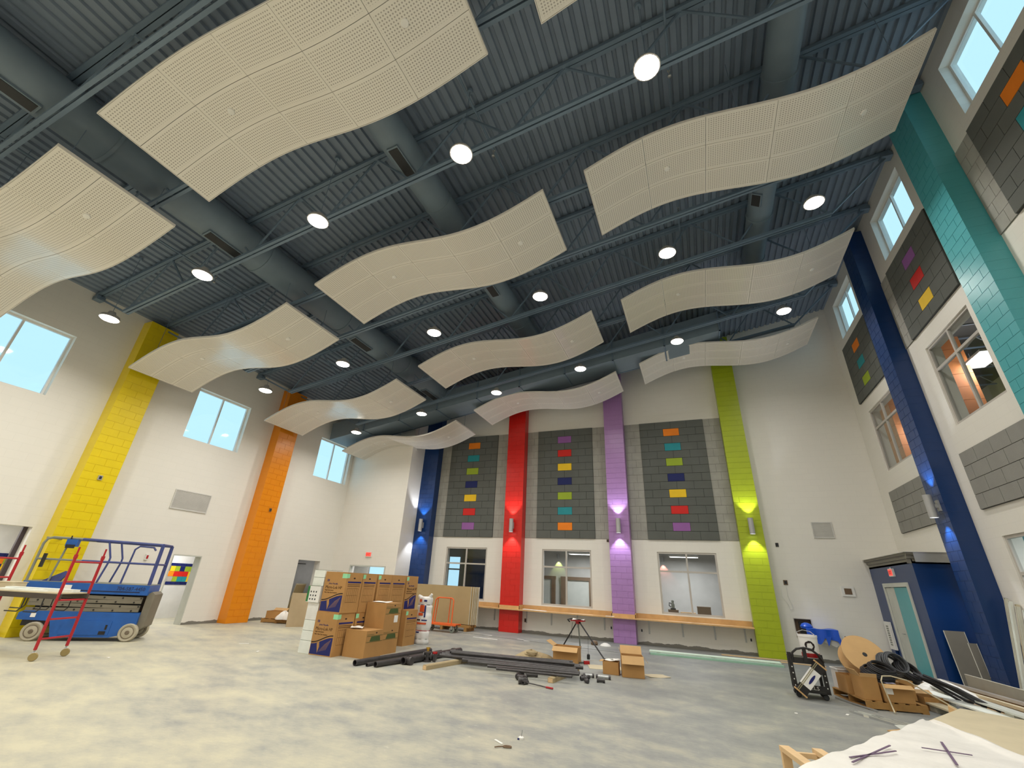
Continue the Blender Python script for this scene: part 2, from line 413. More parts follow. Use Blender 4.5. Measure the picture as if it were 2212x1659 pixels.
# ------------------------------------------------------------------ windows
WN = [0]
def window(axis, at, out, u0, u1, z0, z1, um, zm, fw, depth, glass, fmat, label):
    """frame set `depth` into the wall; mullions at um list, transoms at zm list; panes are parts"""
    WN[0] += 1
    d0 = at+out*depth; d1 = d0+out*.06
    def B(a0,a1,c0,c1,e0=d0,e1=d1):
        lo, hi = min(e0,e1), max(e0,e1)
        return MB().box(lo,hi,a0,a1,c0,c1) if axis == 'x' else MB().box(a0,a1,lo,hi,c0,c1)
    fr = MB()
    for q in ((u0,u1,z0,z0+fw),(u0,u1,z1-fw,z1),(u0,u0+fw,z0+fw,z1-fw),(u1-fw,u1,z0+fw,z1-fw)):
        t = B(*q); fr.add(t.v, t.f)
    root = fr.build('window_%d' % WN[0], fmat); struct(root, label, 'window')
    for m_ in um: B(m_-fw*.5, m_+fw*.5, z0+fw, z1-fw).build('mullion', fmat, root)
    for z in zm:
        us = [u0+fw]+sorted(um)+[u1-fw]
        for i in range(len(us)-1): B(us[i]+(fw*.5 if i else 0), us[i+1]-(fw*.5 if i < len(us)-2 else 0), z-fw*.5, z+fw*.5).build('transom', fmat, root)
    us = [u0+fw]+sorted(um)+[u1-fw]; zs = [z0+fw]+sorted(zm)+[z1-fw]; e0 = d0+out*.025; e1 = d0+out*.032
    for i in range(len(us)-1):
        for j in range(len(zs)-1): B(us[i],us[i+1],zs[j],zs[j+1],e0,e1).build('pane', glass, root)
    return root
for (a,b), s in zip(LW, ('nearest the camera, left of the yellow column','between the yellow and orange columns','beside the far left corner')):
    window('x', XL, -1, a, b, *LZ, [(a+b)/2], [], .05, .16, M_pane, M_white, 'bright high daylight window in the left wall '+s)
for (a,b), s in zip(FW, ('left of the red column, partly behind drywall sheets','between the red and purple columns','between the purple and green columns')):
    window('y', YF, 1, a, b, *FZ, [(a+b)/2], [2.36], .06, .02, M_glass, M_frame, 'four-pane interior window '+s)
for (a,b), s in zip(RW, ('nearest the camera','second, between the teal and blue columns','farthest, beyond the blue column')):
    window('x', XR, 1, a, b, *RZ, [(a+b)/2], [], .05, .16, M_pane, M_white, 'bright high clerestory window in the right wall, '+s)
for (a,b), s in zip(IW[1:], ('between the teal and blue columns','beyond the blue column')):
    window('x', XR, 1, a, b, *IZ, [(a+b)/2], [6.80], .06, .03, M_glass, M_frame, 'four-pane upper interior window '+s)
window('x', XR, 1, *IW[0], *IZ, [sum(IW[0])/2], [6.80], .06, .03, M_glass, M_frame, 'four-pane upper interior window at the right picture edge')
window('x', XR, 1, *TW[0], *TZ, [sum(TW[0])/2], [2.36], .06, .03, M_glass, M_frame, 'ground floor interior window onto a teal room')

# ------------------------------------------------------------------ painted block columns
def column(colr, label, axis, u0, u1, at, out, ztop):
    """axis: wall axis; front face at `at`; built of painted concrete blocks, running bond"""
    D = .41; root = thing('block_column', label, 'column', ((u0+u1)/2, at, 0) if axis == 'y' else (at, (u0+u1)/2, 0), 0, 'painted block columns')
    w = u1-u0; H = .2032; g = .0045; m = paint(colr); rows = int(ztop/H); hw = w/2
    def mk(bw, h=H):
        if axis == 'y': return bx(-bw/2+g, bw/2-g, min(0,out*D), max(0,out*D), g, h-g).mesh('block', m)
        return bx(min(0,out*D), max(0,out*D), -bw/2+g, bw/2-g, g, h-g).mesh('block', m)
    half, quart = mk(hw), mk(hw/2)
    ins = .007
    core = bx(-hw+ins, hw-ins, min(out*ins,out*D), max(out*ins,out*D), 0, rows*H) if axis == 'y' else bx(min(out*ins,out*D), max(out*ins,out*D), -hw+ins, hw-ins, 0, rows*H)
    core.build('mortar_core', m, root)
    for r in range(rows):
        lay = ((half,-hw/2),(half,hw/2)) if r % 2 == 0 else ((quart,-hw*.75),(half,0),(quart,hw*.75))
        for me, u in lay: link('block', me, root, (u,0,r*H) if axis == 'y' else (0,u,r*H))
    return root
COLW = .80
column('navy', 'navy blue block column at the left end of the far wall', 'y', -11.9, -11.1, 17.57, 1, deck(-11.9)-.02)
column('red', 'red block column between the far wall windows', 'y', -7.50, -6.68, 17.57, 1, deck(-7.5)-.02)
column('purple', 'purple block column in the middle of the far wall', 'y', -3.13, -2.35, 17.57, 1, deck(-3.13)-.02)
column('green', 'lime green block column at the right of the far wall', 'y', 1.32, 2.08, 17.57, 1, deck(1.32)-.02)
column('yellow', 'yellow block column on the left wall behind the scissor lift', 'x', 6.30, 7.12, -14.92, -1, deck(-14.92)-.15)
column('orange', 'orange block column on the left wall beside the doorway', 'x', 11.76, 12.62, -14.92, -1, deck(-14.92)-.15)
column('navy', 'navy blue block column on the right wall beside the vestibule', 'x', 13.20, 13.90, 5.33, 1, deck(5.33)-.02)
column('teal', 'teal block column on the right wall near the picture edge', 'x', 8.78, 9.58, 5.33, 1, deck(5.33)-.02)

# ------------------------------------------------------------------ acoustic block panels
BW, BH = .61, .305
def acoustic(label, axis, u0, at, out, z0, rows, colors, mat, thick, cat='wall panel', n=4):
    root = thing('acoustic_panel', label, cat, (u0, at, z0) if axis == 'y' else (at, u0, z0), 0, 'grey acoustic block panels')
    W_ = n*BW; g = .006; bt = thick-.018
    def B(a0,a1,c0,c1,t):
        return bx(a0,a1,min(0,-out*t),max(0,-out*t),c0,c1) if axis == 'y' else bx(min(0,-out*t),max(0,-out*t),a0,a1,c0,c1)
    B(0,W_,0,rows*BH,bt).build('backing', M_joint, root)
    full, half = B(g,BW-g,g,BH-g,thick), B(g,BW/2-g,g,BH-g,thick)
    mf, mh = full.mesh('block', mat), half.mesh('block', mat)
    fc = {c: full.mesh('colored_block', blockpaint(c)) for c in set(colors)}
    def L(u, z): return (u,0,z) if axis == 'y' else (0,u,z)
    for r in range(rows):
        z = (rows-1-r)*BH
        if r % 2 == 0:
            for k in range(n): link('block', mf, root, L(k*BW, z))
        else:
            link('block', mh, root, L(0,z)); link('block', mh, root, L(W_-BW/2,z))
            for k in range(n-1):
                c = colors[r//2] if (k == 1 and r//2 < len(colors)) else None
                if c: link('colored_block', fc[c], root, L(BW/2+k*BW, z), label=c+' painted block')
                else: link('block', mf, root, L(BW/2+k*BW, z))
    return root
C1 = ['orange','teal','green','navy','yellow','red','purple']
for i, (u0, cs, s) in enumerate(((-10.60,C1,'between the blue and red columns'),(-6.17,C1[::-1],'between the red and purple columns'),(-1.73,C1,'between the purple and green columns'))):
    acoustic('tall dark grey block panel with seven coloured blocks '+s, 'y', u0, YF-.001, 1, 3.43, 15, cs, M_dgrey, .055)
acoustic('dark grey block panel with purple, red and yellow blocks, right wall', 'x', 10.25, XR-.001, 1, 7.83, 7, ['purple','red','yellow'], M_dgrey, .055)
acoustic('dark grey block panel with orange, teal and green blocks beyond blue column', 'x', 14.80, XR-.001, 1, 7.83, 7, ['orange','teal','green'], M_dgrey, .055)
acoustic('dark grey block panel with orange and teal blocks at top right edge', 'x', 5.80, XR-.001, 1, 7.83, 7, ['orange','teal','green'], M_dgrey, .055)
acoustic('low mid-grey block panel right of the blue column', 'x', 10.20, XR-.001, 1, 3.62, 4, [], M_mgrey, .05)
acoustic('low mid-grey block panel behind the right wall sconce', 'x', 14.70, XR-.001, 1, 3.62, 4, [], M_mgrey, .05)
def strip(label, axis, u0, u1, at, out, z0, rows):
    root = thing('block_strip', label, 'wall panel', (u0, at, z0) if axis == 'y' else (at, u0, z0), 0, 'light grey block strips')
    w = u1-u0; g = .004; t = .02
    def B(a0,a1,c0,c1,t): return bx(a0,a1,min(0,-out*t),max(0,-out*t),c0,c1) if axis == 'y' else bx(min(0,-out*t),max(0,-out*t),a0,a1,c0,c1)
    B(0,w,0,rows*BH,t-.008).build('backing', M_ljoint, root)
    s1, s2 = w*.62, w*.38
    m1, m2 = B(g,s1-g,g,BH-g,t).mesh('block', M_lgrey), B(g,s2-g,g,BH-g,t).mesh('block', M_lgrey)
    for r in range(rows):
        a, b = ((m1,0),(m2,s1)) if r % 2 else ((m2,0),(m1,s2))
        for me, u in (a,b): link('block', me, root, (u,0,r*BH) if axis == 'y' else (0,u,r*BH))
for a, b, s in ((-11.1,-10.60,'right beside the far blue column'),(-8.16,-7.50,'left beside the red column'),(-6.68,-6.17,'right beside the red column'),(-3.73,-3.13,'left beside the purple column'),(-2.35,-1.73,'right beside the purple column'),(.71,1.32,'left beside the green column')):
    strip('light grey block strip '+s, 'y', a, b, YF-.001, 1, 3.43, 15)
for a, b, s in ((12.69,13.20,'beside the right wall blue column'),(9.58,10.25,'far side of the teal column'),(8.24,8.78,'near side of the teal column')):
    strip('light grey block strip '+s, 'x', a, b, XR-.001, 1, 7.83, 7)

# ------------------------------------------------------------------ roof joists
JY = [1.34+1.83*k for k in range(-4, 9)]
JD = 1.35
ORD = ['first','second','third','fourth','fifth','sixth','seventh','eighth','ninth','tenth','eleventh','twelfth','thirteenth','fourteenth']
def joist(first=None):
    root = thing('steel_joist', '', 'roof joist', (0,0,0), 0, 'steel roof joists')
    xa, xb = -15.30, 5.68; ba, bb = -13.35, 4.1
    tz = lambda x: deck(x)-.07; bz = lambda x: deck(x)-JD
    for s in (-.045,.045):
        MB().bar((xa,s,tz(xa)),(xb,s,tz(xb)),.075,.09).build('top_chord', M_steel, root)
        MB().bar((ba,s,bz(ba)),(bb,s,bz(bb)),.06,.075).build('bottom_chord', M_steel, root)
    n = 8; st = (bb-ba)/n
    for k in range(n):
        x0, xm, x1 = ba+k*st, ba+(k+.5)*st, ba+(k+1)*st
        MB().bar((x0,0,bz(x0)),(xm,0,tz(xm)),.036).build('web_bar', M_steel, root)
        MB().bar((xm,0,tz(xm)),(x1,0,bz(x1)),.036).build('web_bar', M_steel, root)
    MB().bar((ba,0,bz(ba)),(xa+.1,0,tz(xa)-.08),.05).build('end_strut', M_steel, root)
    MB().bar((bb,0,bz(bb)),(xb-.05,0,tz(xb)-.08),.05).build('end_strut', M_steel, root)
    bx(xa-.02,xa+.22,-.1,.1,tz(xa)-.17,tz(xa)-.05).build('bearing_seat', M_steel, root)
    bx(xb-.22,xb+.02,-.1,.1,tz(xb)-.17,tz(xb)-.05).build('bearing_seat', M_steel, root)
    return root
J0 = joist(); J0.location = (0,JY[-1],0)
J0['label'] = 'blue-grey open web steel roof joist, first from the far wall'
for i, y in enumerate(JY[-2::-1]):
    c = copy_tree(J0); c.location = (0,y,0); c['label'] = 'blue-grey open web steel roof joist, %s from the far wall' % ORD[i+1]
# sprinkler pipes along the room, above the bottom chords
for x, s in ((-11.6,'near the left wall'),(-3.2,'left of the room centre'),(.55,'between the middle and right ducts')):
    z = deck(x)-.30; r = thing('sprinkler_pipe', 'thin blue-grey sprinkler pipe under the deck '+s, 'pipe', (x,0,z), 0, 'sprinkler pipes')
    MB().tube([(0,YB+.02,0),(0,17.5,0)], .024, 8).build('pipe', M_steel, r, True)
    for y in [-1.5+3.66*k for k in range(6)]:
        MB().lathe([(.0,-.20),(.035,-.19),(.035,-.17),(.012,-.16),(.012,-.02),(.03,-.02),(.03,.03)], 10, (0,y,0)).build('sprinkler_head', M_galv, r)

# ------------------------------------------------------------------ ducts
def round_duct(label, x, r, y0, y1, grilles, segs, zoff=.65):
    z = deck(x)-zoff; root = thing('round_duct', label, 'duct', (x,y0,z), 0, 'round ceiling ducts')
    L = y1-y0
    MB().lathe([(r,0),(r,L-.16),(r*.93,L-.07),(r*.75,L-.02),(0,L)], 28, (0,0,0), 'y').build('duct_body', M_duct, root, True)
    for s in segs:
        MB().lathe([(r+.002,s-y0-.03),(r+.02,s-y0-.03),(r+.02,s-y0+.03),(r+.002,s-y0+.03)], 28, (0,0,0), 'y').build('collar', M_duct, root, True)
    for gy, ln, ang in grilles:
        a = math.radians(ang); c = Vector((math.sin(a),0,-math.cos(a)))*(r+.012)
        g = MB().obox((c.x, gy-y0, c.z), (.25,ln+.07,.05), (0,-a,0)).build('grille', M_duct, root)
        k_ = (r+.032)/(r+.012); MB().obox((c.x*k_, gy-y0, c.z*k_), (.20,ln,.035), (0,-a,0)).build('grille_opening', M_dark, g)
    for s in segs[::1]:
        MB().tube([(0,s-y0+.25,r),(0,s-y0+.25,zoff-.05)], .008, 6).build('hanger_rod', M_steel, root)
    return root
round_duct('large round blue-grey duct on the left side of the ceiling', -9.6, .45, YB+.05, 15.0, [(.85,.7,12),(4.65,.8,12),(9.55,.8,12),(13.9,1.0,8)], [-4,-1,2.2,5.6,8.6,11.8])
round_duct('round blue-grey duct in the middle of the ceiling', -4.78, .34, 3.3, 14.5, [(4.85,.8,6),(9.3,.6,6)], [3.45,6.2,8.9,11.6])
round_duct('round blue-grey duct on the right side of the ceiling', 2.55, .30, 3.2, 13.4, [(9.6,.35,-35)], [3.5,6.6,8.2,10.4,12.2])
rd = thing('rectangular_duct', 'long rectangular blue-grey duct across the far end of the ceiling', 'duct', (-15.1,14.55,0))
def seg(x0, x1, m=M_duct):
    a, b = x0+15.1, x1+15.1
    return MB().add([(a,0,deck(x0)-1.52),(a,1.15,deck(x0)-1.52),(a,1.15,deck(x0)-.75),(a,0,deck(x0)-.75),(b,0,deck(x1)-1.52),(b,1.15,deck(x1)-1.52),(b,1.15,deck(x1)-.75),(b,0,deck(x1)-.75)],
        [(0,1,2,3),(7,6,5,4),(0,4,5,1),(1,5,6,2),(2,6,7,3),(3,7,4,0)])
xs = [-15.1+1.85*k for k in range(10)]
for a, b in zip(xs[:-1], xs[1:]):
    seg(a,b-.012).build('duct_section', M_duct, rd)
    f_ = MB(); x = b+15.1; zz = deck(b)
    for q in ((x-.03,x+.02,-.03,0,zz-1.55,zz-.72),(x-.03,x+.02,1.15,1.18,zz-1.55,zz-.72),(x-.03,x+.02,-.03,1.18,zz-1.55,zz-1.52),(x-.03,x+.02,-.03,1.18,zz-.75,zz-.72)): f_.box(*q)
    f_.build('flange', M_steel, rd)
    MB().tube([(x-.06,.1,zz-.75),(x-.06,.1,zz-.03)], .01, 6).build('hanger_rod', M_steel, rd)

# ------------------------------------------------------------------ acoustic clouds
CS = .982
def sc(x, y, z): return (x*CS, y*CS, CH+(z-CH)*CS)
CX = [(-14.907,6.879,-8.999,7.849,'left'),(-8.163,8.242,-2.179,9.234,'middle'),(-1.275,9.437,4.636,10.344,'right')]
CYR = [1.562,6.248,10.977,15.278]; CWD = 1.884*CS; AMP = .28
ROWN = ['nearest the camera','second from the camera','second from the far wall','nearest the far wall']
NP, NW = 5, 3
def uvmesh(name, vs, fs, uv_m, uv_u, mat, mat2):
    m = bpy.data.meshes.new(name); m.from_pydata(vs, [], fs); m.materials.append(mat); m.materials.append(mat2)
    l1 = m.uv_layers.new(name='metres'); l2 = m.uv_layers.new(name='unit')
    for p in m.polygons:
        for li in p.loop_indices:
            vi = m.loops[li].vertex_index; l1.data[li].uv = uv_m[vi]; l2.data[li].uv = uv_u[vi]
    import bmesh
    b = bmesh.new(); b.from_mesh(m); bmesh.ops.recalc_face_normals(b, faces=b.faces); b.to_mesh(m); b.free()
    return m
def cloud_proto(ci):
    xa, za, xb, zb, s = CX[ci]; A = Vector(sc(xa,0,za)); B = Vector(sc(xb,0,zb)); L = B.x-A.x; dz = B.z-A.z
    def zf(t): return dz*t+AMP*CS*math.sin(2*PI*t)
    root = thing('ceiling_cloud', '', 'ceiling panel', (0,0,0), 0, 'wavy perforated ceiling clouds')
    gap = .004; th = .028; K = 6
    pw = CWD/NW
    for i in range(NP):
        t0, t1 = i/NP+gap/L, (i+1)/NP-gap/L
        vs = []; um = []; uu = []
        for lay in (0,1):
            for j in (0,1):
                for k in range(K+1):
                    t = t0+(t1-t0)*k/K; vs.append((L*t, gap+j*(pw-2*gap), zf(t)+lay*th)); um.append((L*t, gap+j*(pw-2*gap))); uu.append((k/K, j))
        def id(l,j,k): return l*2*(K+1)+j*(K+1)+k
        fs = []
        for k in range(K):
            fs += [(id(0,0,k),id(0,0,k+1),id(0,1,k+1),id(0,1,k)),(id(1,0,k),id(1,1,k),id(1,1,k+1),id(1,0,k+1)),
                   (id(0,0,k),id(1,0,k),id(1,0,k+1),id(0,0,k+1)),(id(0,1,k),id(0,1,k+1),id(1,1,k+1),id(1,1,k))]
        fs += [(id(0,0,0),id(0,1,0),id(1,1,0),id(1,0,0)),(id(0,0,K),id(1,0,K),id(1,1,K),id(0,1,K))]
        me = uvmesh('panel', vs, fs, um, uu, M_cloud, M_cloud_edge)
        for p in me.polygons: p.use_smooth = False
        for w in range(NW): link('panel', me, root, (A.x, w*pw, A.z))
    # edge trim along both wavy sides and both ends
    for y in (-.012, CWD):
        mb = MB(); n = 40; vs = []; fs = []
        for k in range(n+1):
            t = k/n; z = zf(t)+A.z
            vs += [(A.x+L*t,y,z-.006),(A.x+L*t,y+.012,z-.006),(A.x+L*t,y+.012,z+.05),(A.x+L*t,y,z+.05)]
        for k in range(n):
            for q in range(4): fs.append((k*4+q, k*4+(q+1)%4, (k+1)*4+(q+1)%4, (k+1)*4+q))
        fs += [(0,1,2,3),(n*4+3,n*4+2,n*4+1,n*4)]
        mb.add(vs,fs).build('edge_trim', M_cloud_edge, root)
    bx(A.x-.012,A.x,-.012,CWD+.012,A.z-.006,A.z+.05).build('edge_trim', M_cloud_edge, root)
    bx(B.x,B.x+.012,-.012,CWD+.012,B.z-.006,B.z+.05).build('edge_trim', M_cloud_edge, root)
    for t in (.27,.86):
        sl = (zf(t+.01)-zf(t-.01))/(.02*L)
        d = MB().lathe([(0,-.022),(.05,-.018),(.06,-.004),(.06,.002)], 18).build('round_cover', M_white, root, True)
        d.location = (A.x+L*t, CWD*.5, A.z+zf(t)); d.rotation_euler = (0,-math.atan(sl),0)
    for t in (.08,.5,.92):
        for y in (.25,CWD-.25):
            x = A.x+L*t; MB().tube([(x,y,A.z+zf(t)+th),(x,y,deck(x)-.02)], .006, 5).build('hanger_wire', M_steel, root)
    return root
for ci in range(3):
    p0 = None
    for rj in range(4):
        if p0 is None: p0 = c = cloud_proto(ci)
        else: c = copy_tree(p0)
        c.location = (0, CYR[rj]*CS, 0)
        c['label'] = 'white perforated wavy ceiling cloud, %s column, %s' % (CX[ci][4], ROWN[rj])

# ------------------------------------------------------------------ high bay pendant lights
LX = [-12.90,-9.73,-6.47,-3.20,.13,3.36]; LYR = [-4.42,.12,4.60,9.20,13.77]
M_lens = emit('lamp_lens', (1.0,.93,.80,1), 22.0)
LROW = ['added unseen row behind the camera','overhead, nearest row in view','second row from the camera','middle row','row nearest the far wall']  # row behind the camera is unseen, added to light the back of the room
def pendant(x):
    root = thing('pendant_light', '', 'light', (0,0,0), 0, 'high bay pendant lights')
    MB().lathe([(.02,.20),(.07,.19),(.10,.10),(.19,.07),(.215,.0),(.20,-.005)], 20).build('housing', M_alu, root, True)
    MB().lathe([(.195,-.006),(.175,-.024),(.12,-.038),(0,-.044)], 20).build('lens', M_lens, root, True)
    h = deck(x)-(9.34+.169*x)-.05
    MB().tube([(0,0,.19),(0,0,h)], .006, 6).build('cable', M_steel, root)
    MB().lathe([(.05,h-.05),(.06,h-.01),(.06,h)], 12).build('canopy', M_steel, root)
    lamp('lamp_highbay', 'AREA', root, (0,0,-.05), LAMP_W, WARM, .30)
    return root
for i, x in enumerate(LX):
    for j, y in enumerate(LYR):
        r = pendant(x); r.location = (x, y, 9.34+.169*x)
        r['label'] = 'round pendant light, %s from the left wall, %s' % (ORD[i], LROW[j])

# ------------------------------------------------------------------ cylinder wall sconces
def sconce(label, axis, u, at, out, z0=3.60, h=.52, col=(.86,.90,1.0), pw=SCONCE_W, par=None):
    R_ = .085; off = .17
    base = (u, at, z0) if axis == 'y' else (at, u, z0)
    root = thing('wall_sconce', label, 'wall light', base, 0, 'cylinder up and down wall lights')
    c = (0,-out*off) if axis == 'y' else (-out*off,0)
    MB().lathe([(R_-.012,.03),(R_-.004,0),(R_,.0),(R_,h),(R_-.004,h),(R_-.012,h-.03)], 20, (c[0],c[1],0)).build('cylinder', M_sconce, root, True)
    if axis == 'y': MB().box(-.06,.06,min(0,-out*.04),max(0,-out*.04),h*.28,h*.75).build('wall_plate', M_sconce, root); MB().box(-.03,.03,min(-out*.03,-out*.1),max(-out*.03,-out*.1),h*.42,h*.58).build('arm', M_sconce, root)
    else: MB().box(min(0,-out*.04),max(0,-out*.04),-.06,.06,h*.28,h*.75).build('wall_plate', M_sconce, root); MB().box(min(-out*.03,-out*.1),max(-out*.03,-out*.1),-.03,.03,h*.42,h*.58).build('arm', M_sconce, root)
    me = emit('sconce_lens', (.95,.97,1,1), 9.0)
    MB().lathe([(0,.028),(R_-.013,.028),(R_-.013,.034),(0,.034)], 16, (c[0],c[1],0)).build('lens', me, root)
    MB().lathe([(0,h-.034),(R_-.013,h-.034),(R_-.013,h-.028),(0,h-.028)], 16, (c[0],c[1],0)).build('lens', me, root)
    lamp('lamp_down', 'SPOT', root, (c[0],c[1],-.01), pw, col, .03, (0,0,0), math.radians(84), .5)
    lamp('lamp_up', 'SPOT', root, (c[0],c[1],h+.01), pw, col, .03, (PI,0,0), math.radians(84), .5)
    return root
sconce('grey cylinder sconce on the far blue column', 'y', -11.5, 17.57, 1)
sconce('grey cylinder sconce on the red column', 'y', -7.09, 17.57, 1)
sconce('grey cylinder sconce on the purple column', 'y', -2.73, 17.57, 1)
sconce('grey cylinder sconce on the lime green column', 'y', 1.73, 17.57, 1)
sconce('grey cylinder sconce on the right wall blue column', 'x', 13.45, 5.33, 1, 3.57)

# ------------------------------------------------------------------ side rooms seen through openings
def room(name, x0, x1, y0, y1, z0, z1, open_side, mats, t=.12):
    """shell of a side room: each wall its own structure; open_side is left out"""
    for side, b in (('left',(x0-t,x0,y0-t,y1+t,z0,z1)),('right',(x1,x1+t,y0-t,y1+t,z0,z1)),('near',(x0,x1,y0-t,y0,z0,z1)),('far',(x0,x1,y1,y1+t,z0,z1))):
        if side in open_side: continue
        struct(bx(*b).build('wall_%s_%s' % (name, side), mats.get(side, M_roomwhite)))
    struct(bx(x0-t,x1+t,y0-t,y1+t,z1,z1+t).build('ceiling_%s' % name, mats.get('ceiling', M_roomwhite)))
    if z0 > .1: struct(bx(x0-t,x1+t,y0-t,y1+t,z0-t,z0).build('floor_%s' % name, mats.get('floor', M_roomgrey)))
M_troffer = emit('troffer_lens', (.97,.97,1,1), 6.0)
def troffer(label, x, y, z, pw, sx=1.1, sy=.5):
    r = thing('ceiling_light_panel', label, 'light', (x,y,z), 0, 'flat ceiling light panels')
    f = MB()
    for q in ((-sx/2,sx/2,-sy/2,-sy/2+.03),(-sx/2,sx/2,sy/2-.03,sy/2),(-sx/2,-sx/2+.03,-sy/2+.03,sy/2-.03),(sx/2-.03,sx/2,-sy/2+.03,sy/2-.03)): f.box(*q,-.01,.05)
    f.build('frame', M_white, r); bx(-sx/2+.03,sx/2-.03,-sy/2+.03,sy/2-.03,0,.04).build('diffuser', M_troffer, r)
    for k in (-1,1): MB().tube([(k*sx*.4,0,.05),(k*sx*.4,0,.38 if z < 3 and y > 19 else .22)], .005, 5).build('suspension_wire', M_steel, r)
    l = lamp('lamp', 'POINT' if label.startswith('bright') else 'AREA', r, (0,0,-.12 if label.startswith('bright') else -.03), pw, (.97,.97,1), .25 if label.startswith('bright') else .5)
    return r
# corridor behind the far wall
wall('wall_corridor_far', M_roomgrey, 'y', 21.6, -13.2, 4.4, 0, 3.35, [(-12.28,-11.5,.35,2.86)], 1, .12)
struct(bx(-13.32,-13.2,18.3,21.72,0,3.35).build('wall_corridor_left', M_roomgrey)); struct(bx(4.4,4.52,18.3,21.72,0,3.35).build('wall_corridor_right', M_roomgrey))
struct(bx(-13.32,4.52,18.3,21.72,3.35,3.5).build('ceiling_corridor', M_roomdark))
struct(bx(-11.12,-7.9,21.40,21.58,0,2.72).build('wall_corridor_navy', M_navy_x))
window('y', 21.6, 1, -12.28,-11.5,.35,2.86, [], [2.2], .07, .0, M_glass, M_frame, 'daylight window at the end of the corridor behind the glass')
troffer('lit ceiling panel seen through the middle far window', -4.75, 19.9, 2.97, ROOM_W*1.3); troffer('lit ceiling panel seen through the right far window', -.62, 19.9, 2.97, ROOM_W*1.3)
def door_frame(label, x0, x1, h, w=.16):
    r = thing('wooden_door_frame', label, 'door frame', (x0,21.5,0), 0, 'brown door frames in the corridor')
    L = x1-x0
    bx(0,w,-.06,.1,0,h).build('jamb', M_brown, r); bx(L-w,L,-.06,.1,0,h).build('jamb', M_brown, r); bx(-.02,L+.02,-.06,.1,h,h+.14).build('head', M_brown, r)
    bx(w,L-w,.02,.08,0,h).build('door_leaf', M_primer, r)
door_frame('brown door frame at the left of the middle far window', -7.6,-6.42,1.95)
door_frame('wide brown door frame at the right of the middle far window', -6.12,-4.62,1.95,.20)
def small_sconce(label, x, tint):
    r = thing('small_sconce', label, 'wall light', (x,21.57,2.86), 0, 'small corridor wall lights')
    MB().lathe([(.045,0),(.05,0),(.05,.2),(.045,.2)], 14, (0,-.07,0)).build('cylinder', M_sconce, r, True); bx(-.03,.03,-.05,.03,.06,.14).build('wall_plate', M_sconce, r)
    lamp('lamp', 'SPOT', r, (0,-.07,-.02), 26, tint, .02, (0,0,0), math.radians(80), .4)
small_sconce('small corridor sconce with a green glow behind the middle window', -6.27, (.85,1,.30)); small_sconce('small corridor sconce with a red glow behind the right window', -1.55, (1,.35,.28))
# clutter on a table behind the right window
tb = thing('corridor_table', 'low table with clutter behind the right far window', 'table', (-.3,19.0,0))
bx(-1.1,1.1,-.3,.3,.80,.84).build('table_top', M_brown, tb)
for a in (-1.05,1.0):
    for b in (-.27,.22): bx(a,a+.05,b,b+.05,0,.80).build('leg', M_brown, tb)
for dx, w, d, h, m, s in ((-.85,.34,.3,.26,M_brown,'brown box under a tool at the left of the corridor table'),(-.35,.5,.3,.20,M_card2,'pale carton lying in the middle of the corridor table'),(.2,.45,.35,.42,M_brown,'dark brown case standing on the corridor table'),(.75,.18,.2,.12,M_black,'small black case at the right of the corridor table')):
    o = bx(-w/2,w/2,-d/2,d/2,0,h); t = thing('table_clutter', s, 'box', (-.3+dx,19.0,.84)); o.build('body', m, t); bx(-w/2-.006,w/2+.006,-d/2-.006,d/2+.006,h-.03,h+.006).build('lid', m, t)
tl = thing('power_tool', 'dark power tool standing on the brown box behind glass', 'tool', (-1.15,19.0,1.106))
bx(-.09,.09,-.08,.08,0,.05).build('base', M_black, tl); MB().lathe([(.05,.05),(.06,.16),(.035,.24),(.05,.27),(.03,.31)], 12).build('motor', M_railgrey, tl); MB().tube([(-.05,0,.2),(-.12,0,.22),(-.13,0,.12),(-.06,0,.08)], .018, 8).build('handle', M_black, tl)
# vestibule behind the double exit doorway
room('exit_lobby', XL+.02, XE-.22, 16.86, 17.95, 0, 2.7, ('near','far'), {})
wall('wall_exit_lobby_far', M_roomwhite, 'y', 17.95, XL+.02, XE-.22, 0, 2.7, [(-14.42,-13.22,.02,2.3)], 1, .12)
window('y', 17.95, 1, -14.42,-13.22,.02,2.3, [-13.42], [], .04, .02, M_glass, M_frame, 'glazed outer door beyond the exit doorway')
troffer('added unseen light panel of the lobby beyond the exit doorway', -13.4, 17.4, 2.5, 14, .9, .3)  # unseen panel added to brighten the dark lobby
fr = struct(MB().box(-14.297,-14.25,YE-.02,YE+.12,0,2.077).box(-12.45,-12.403,YE-.02,YE+.12,0,2.077).box(-14.25,-12.45,YE-.02,YE+.12,2.03,2.077).build('trim_1', M_primer))
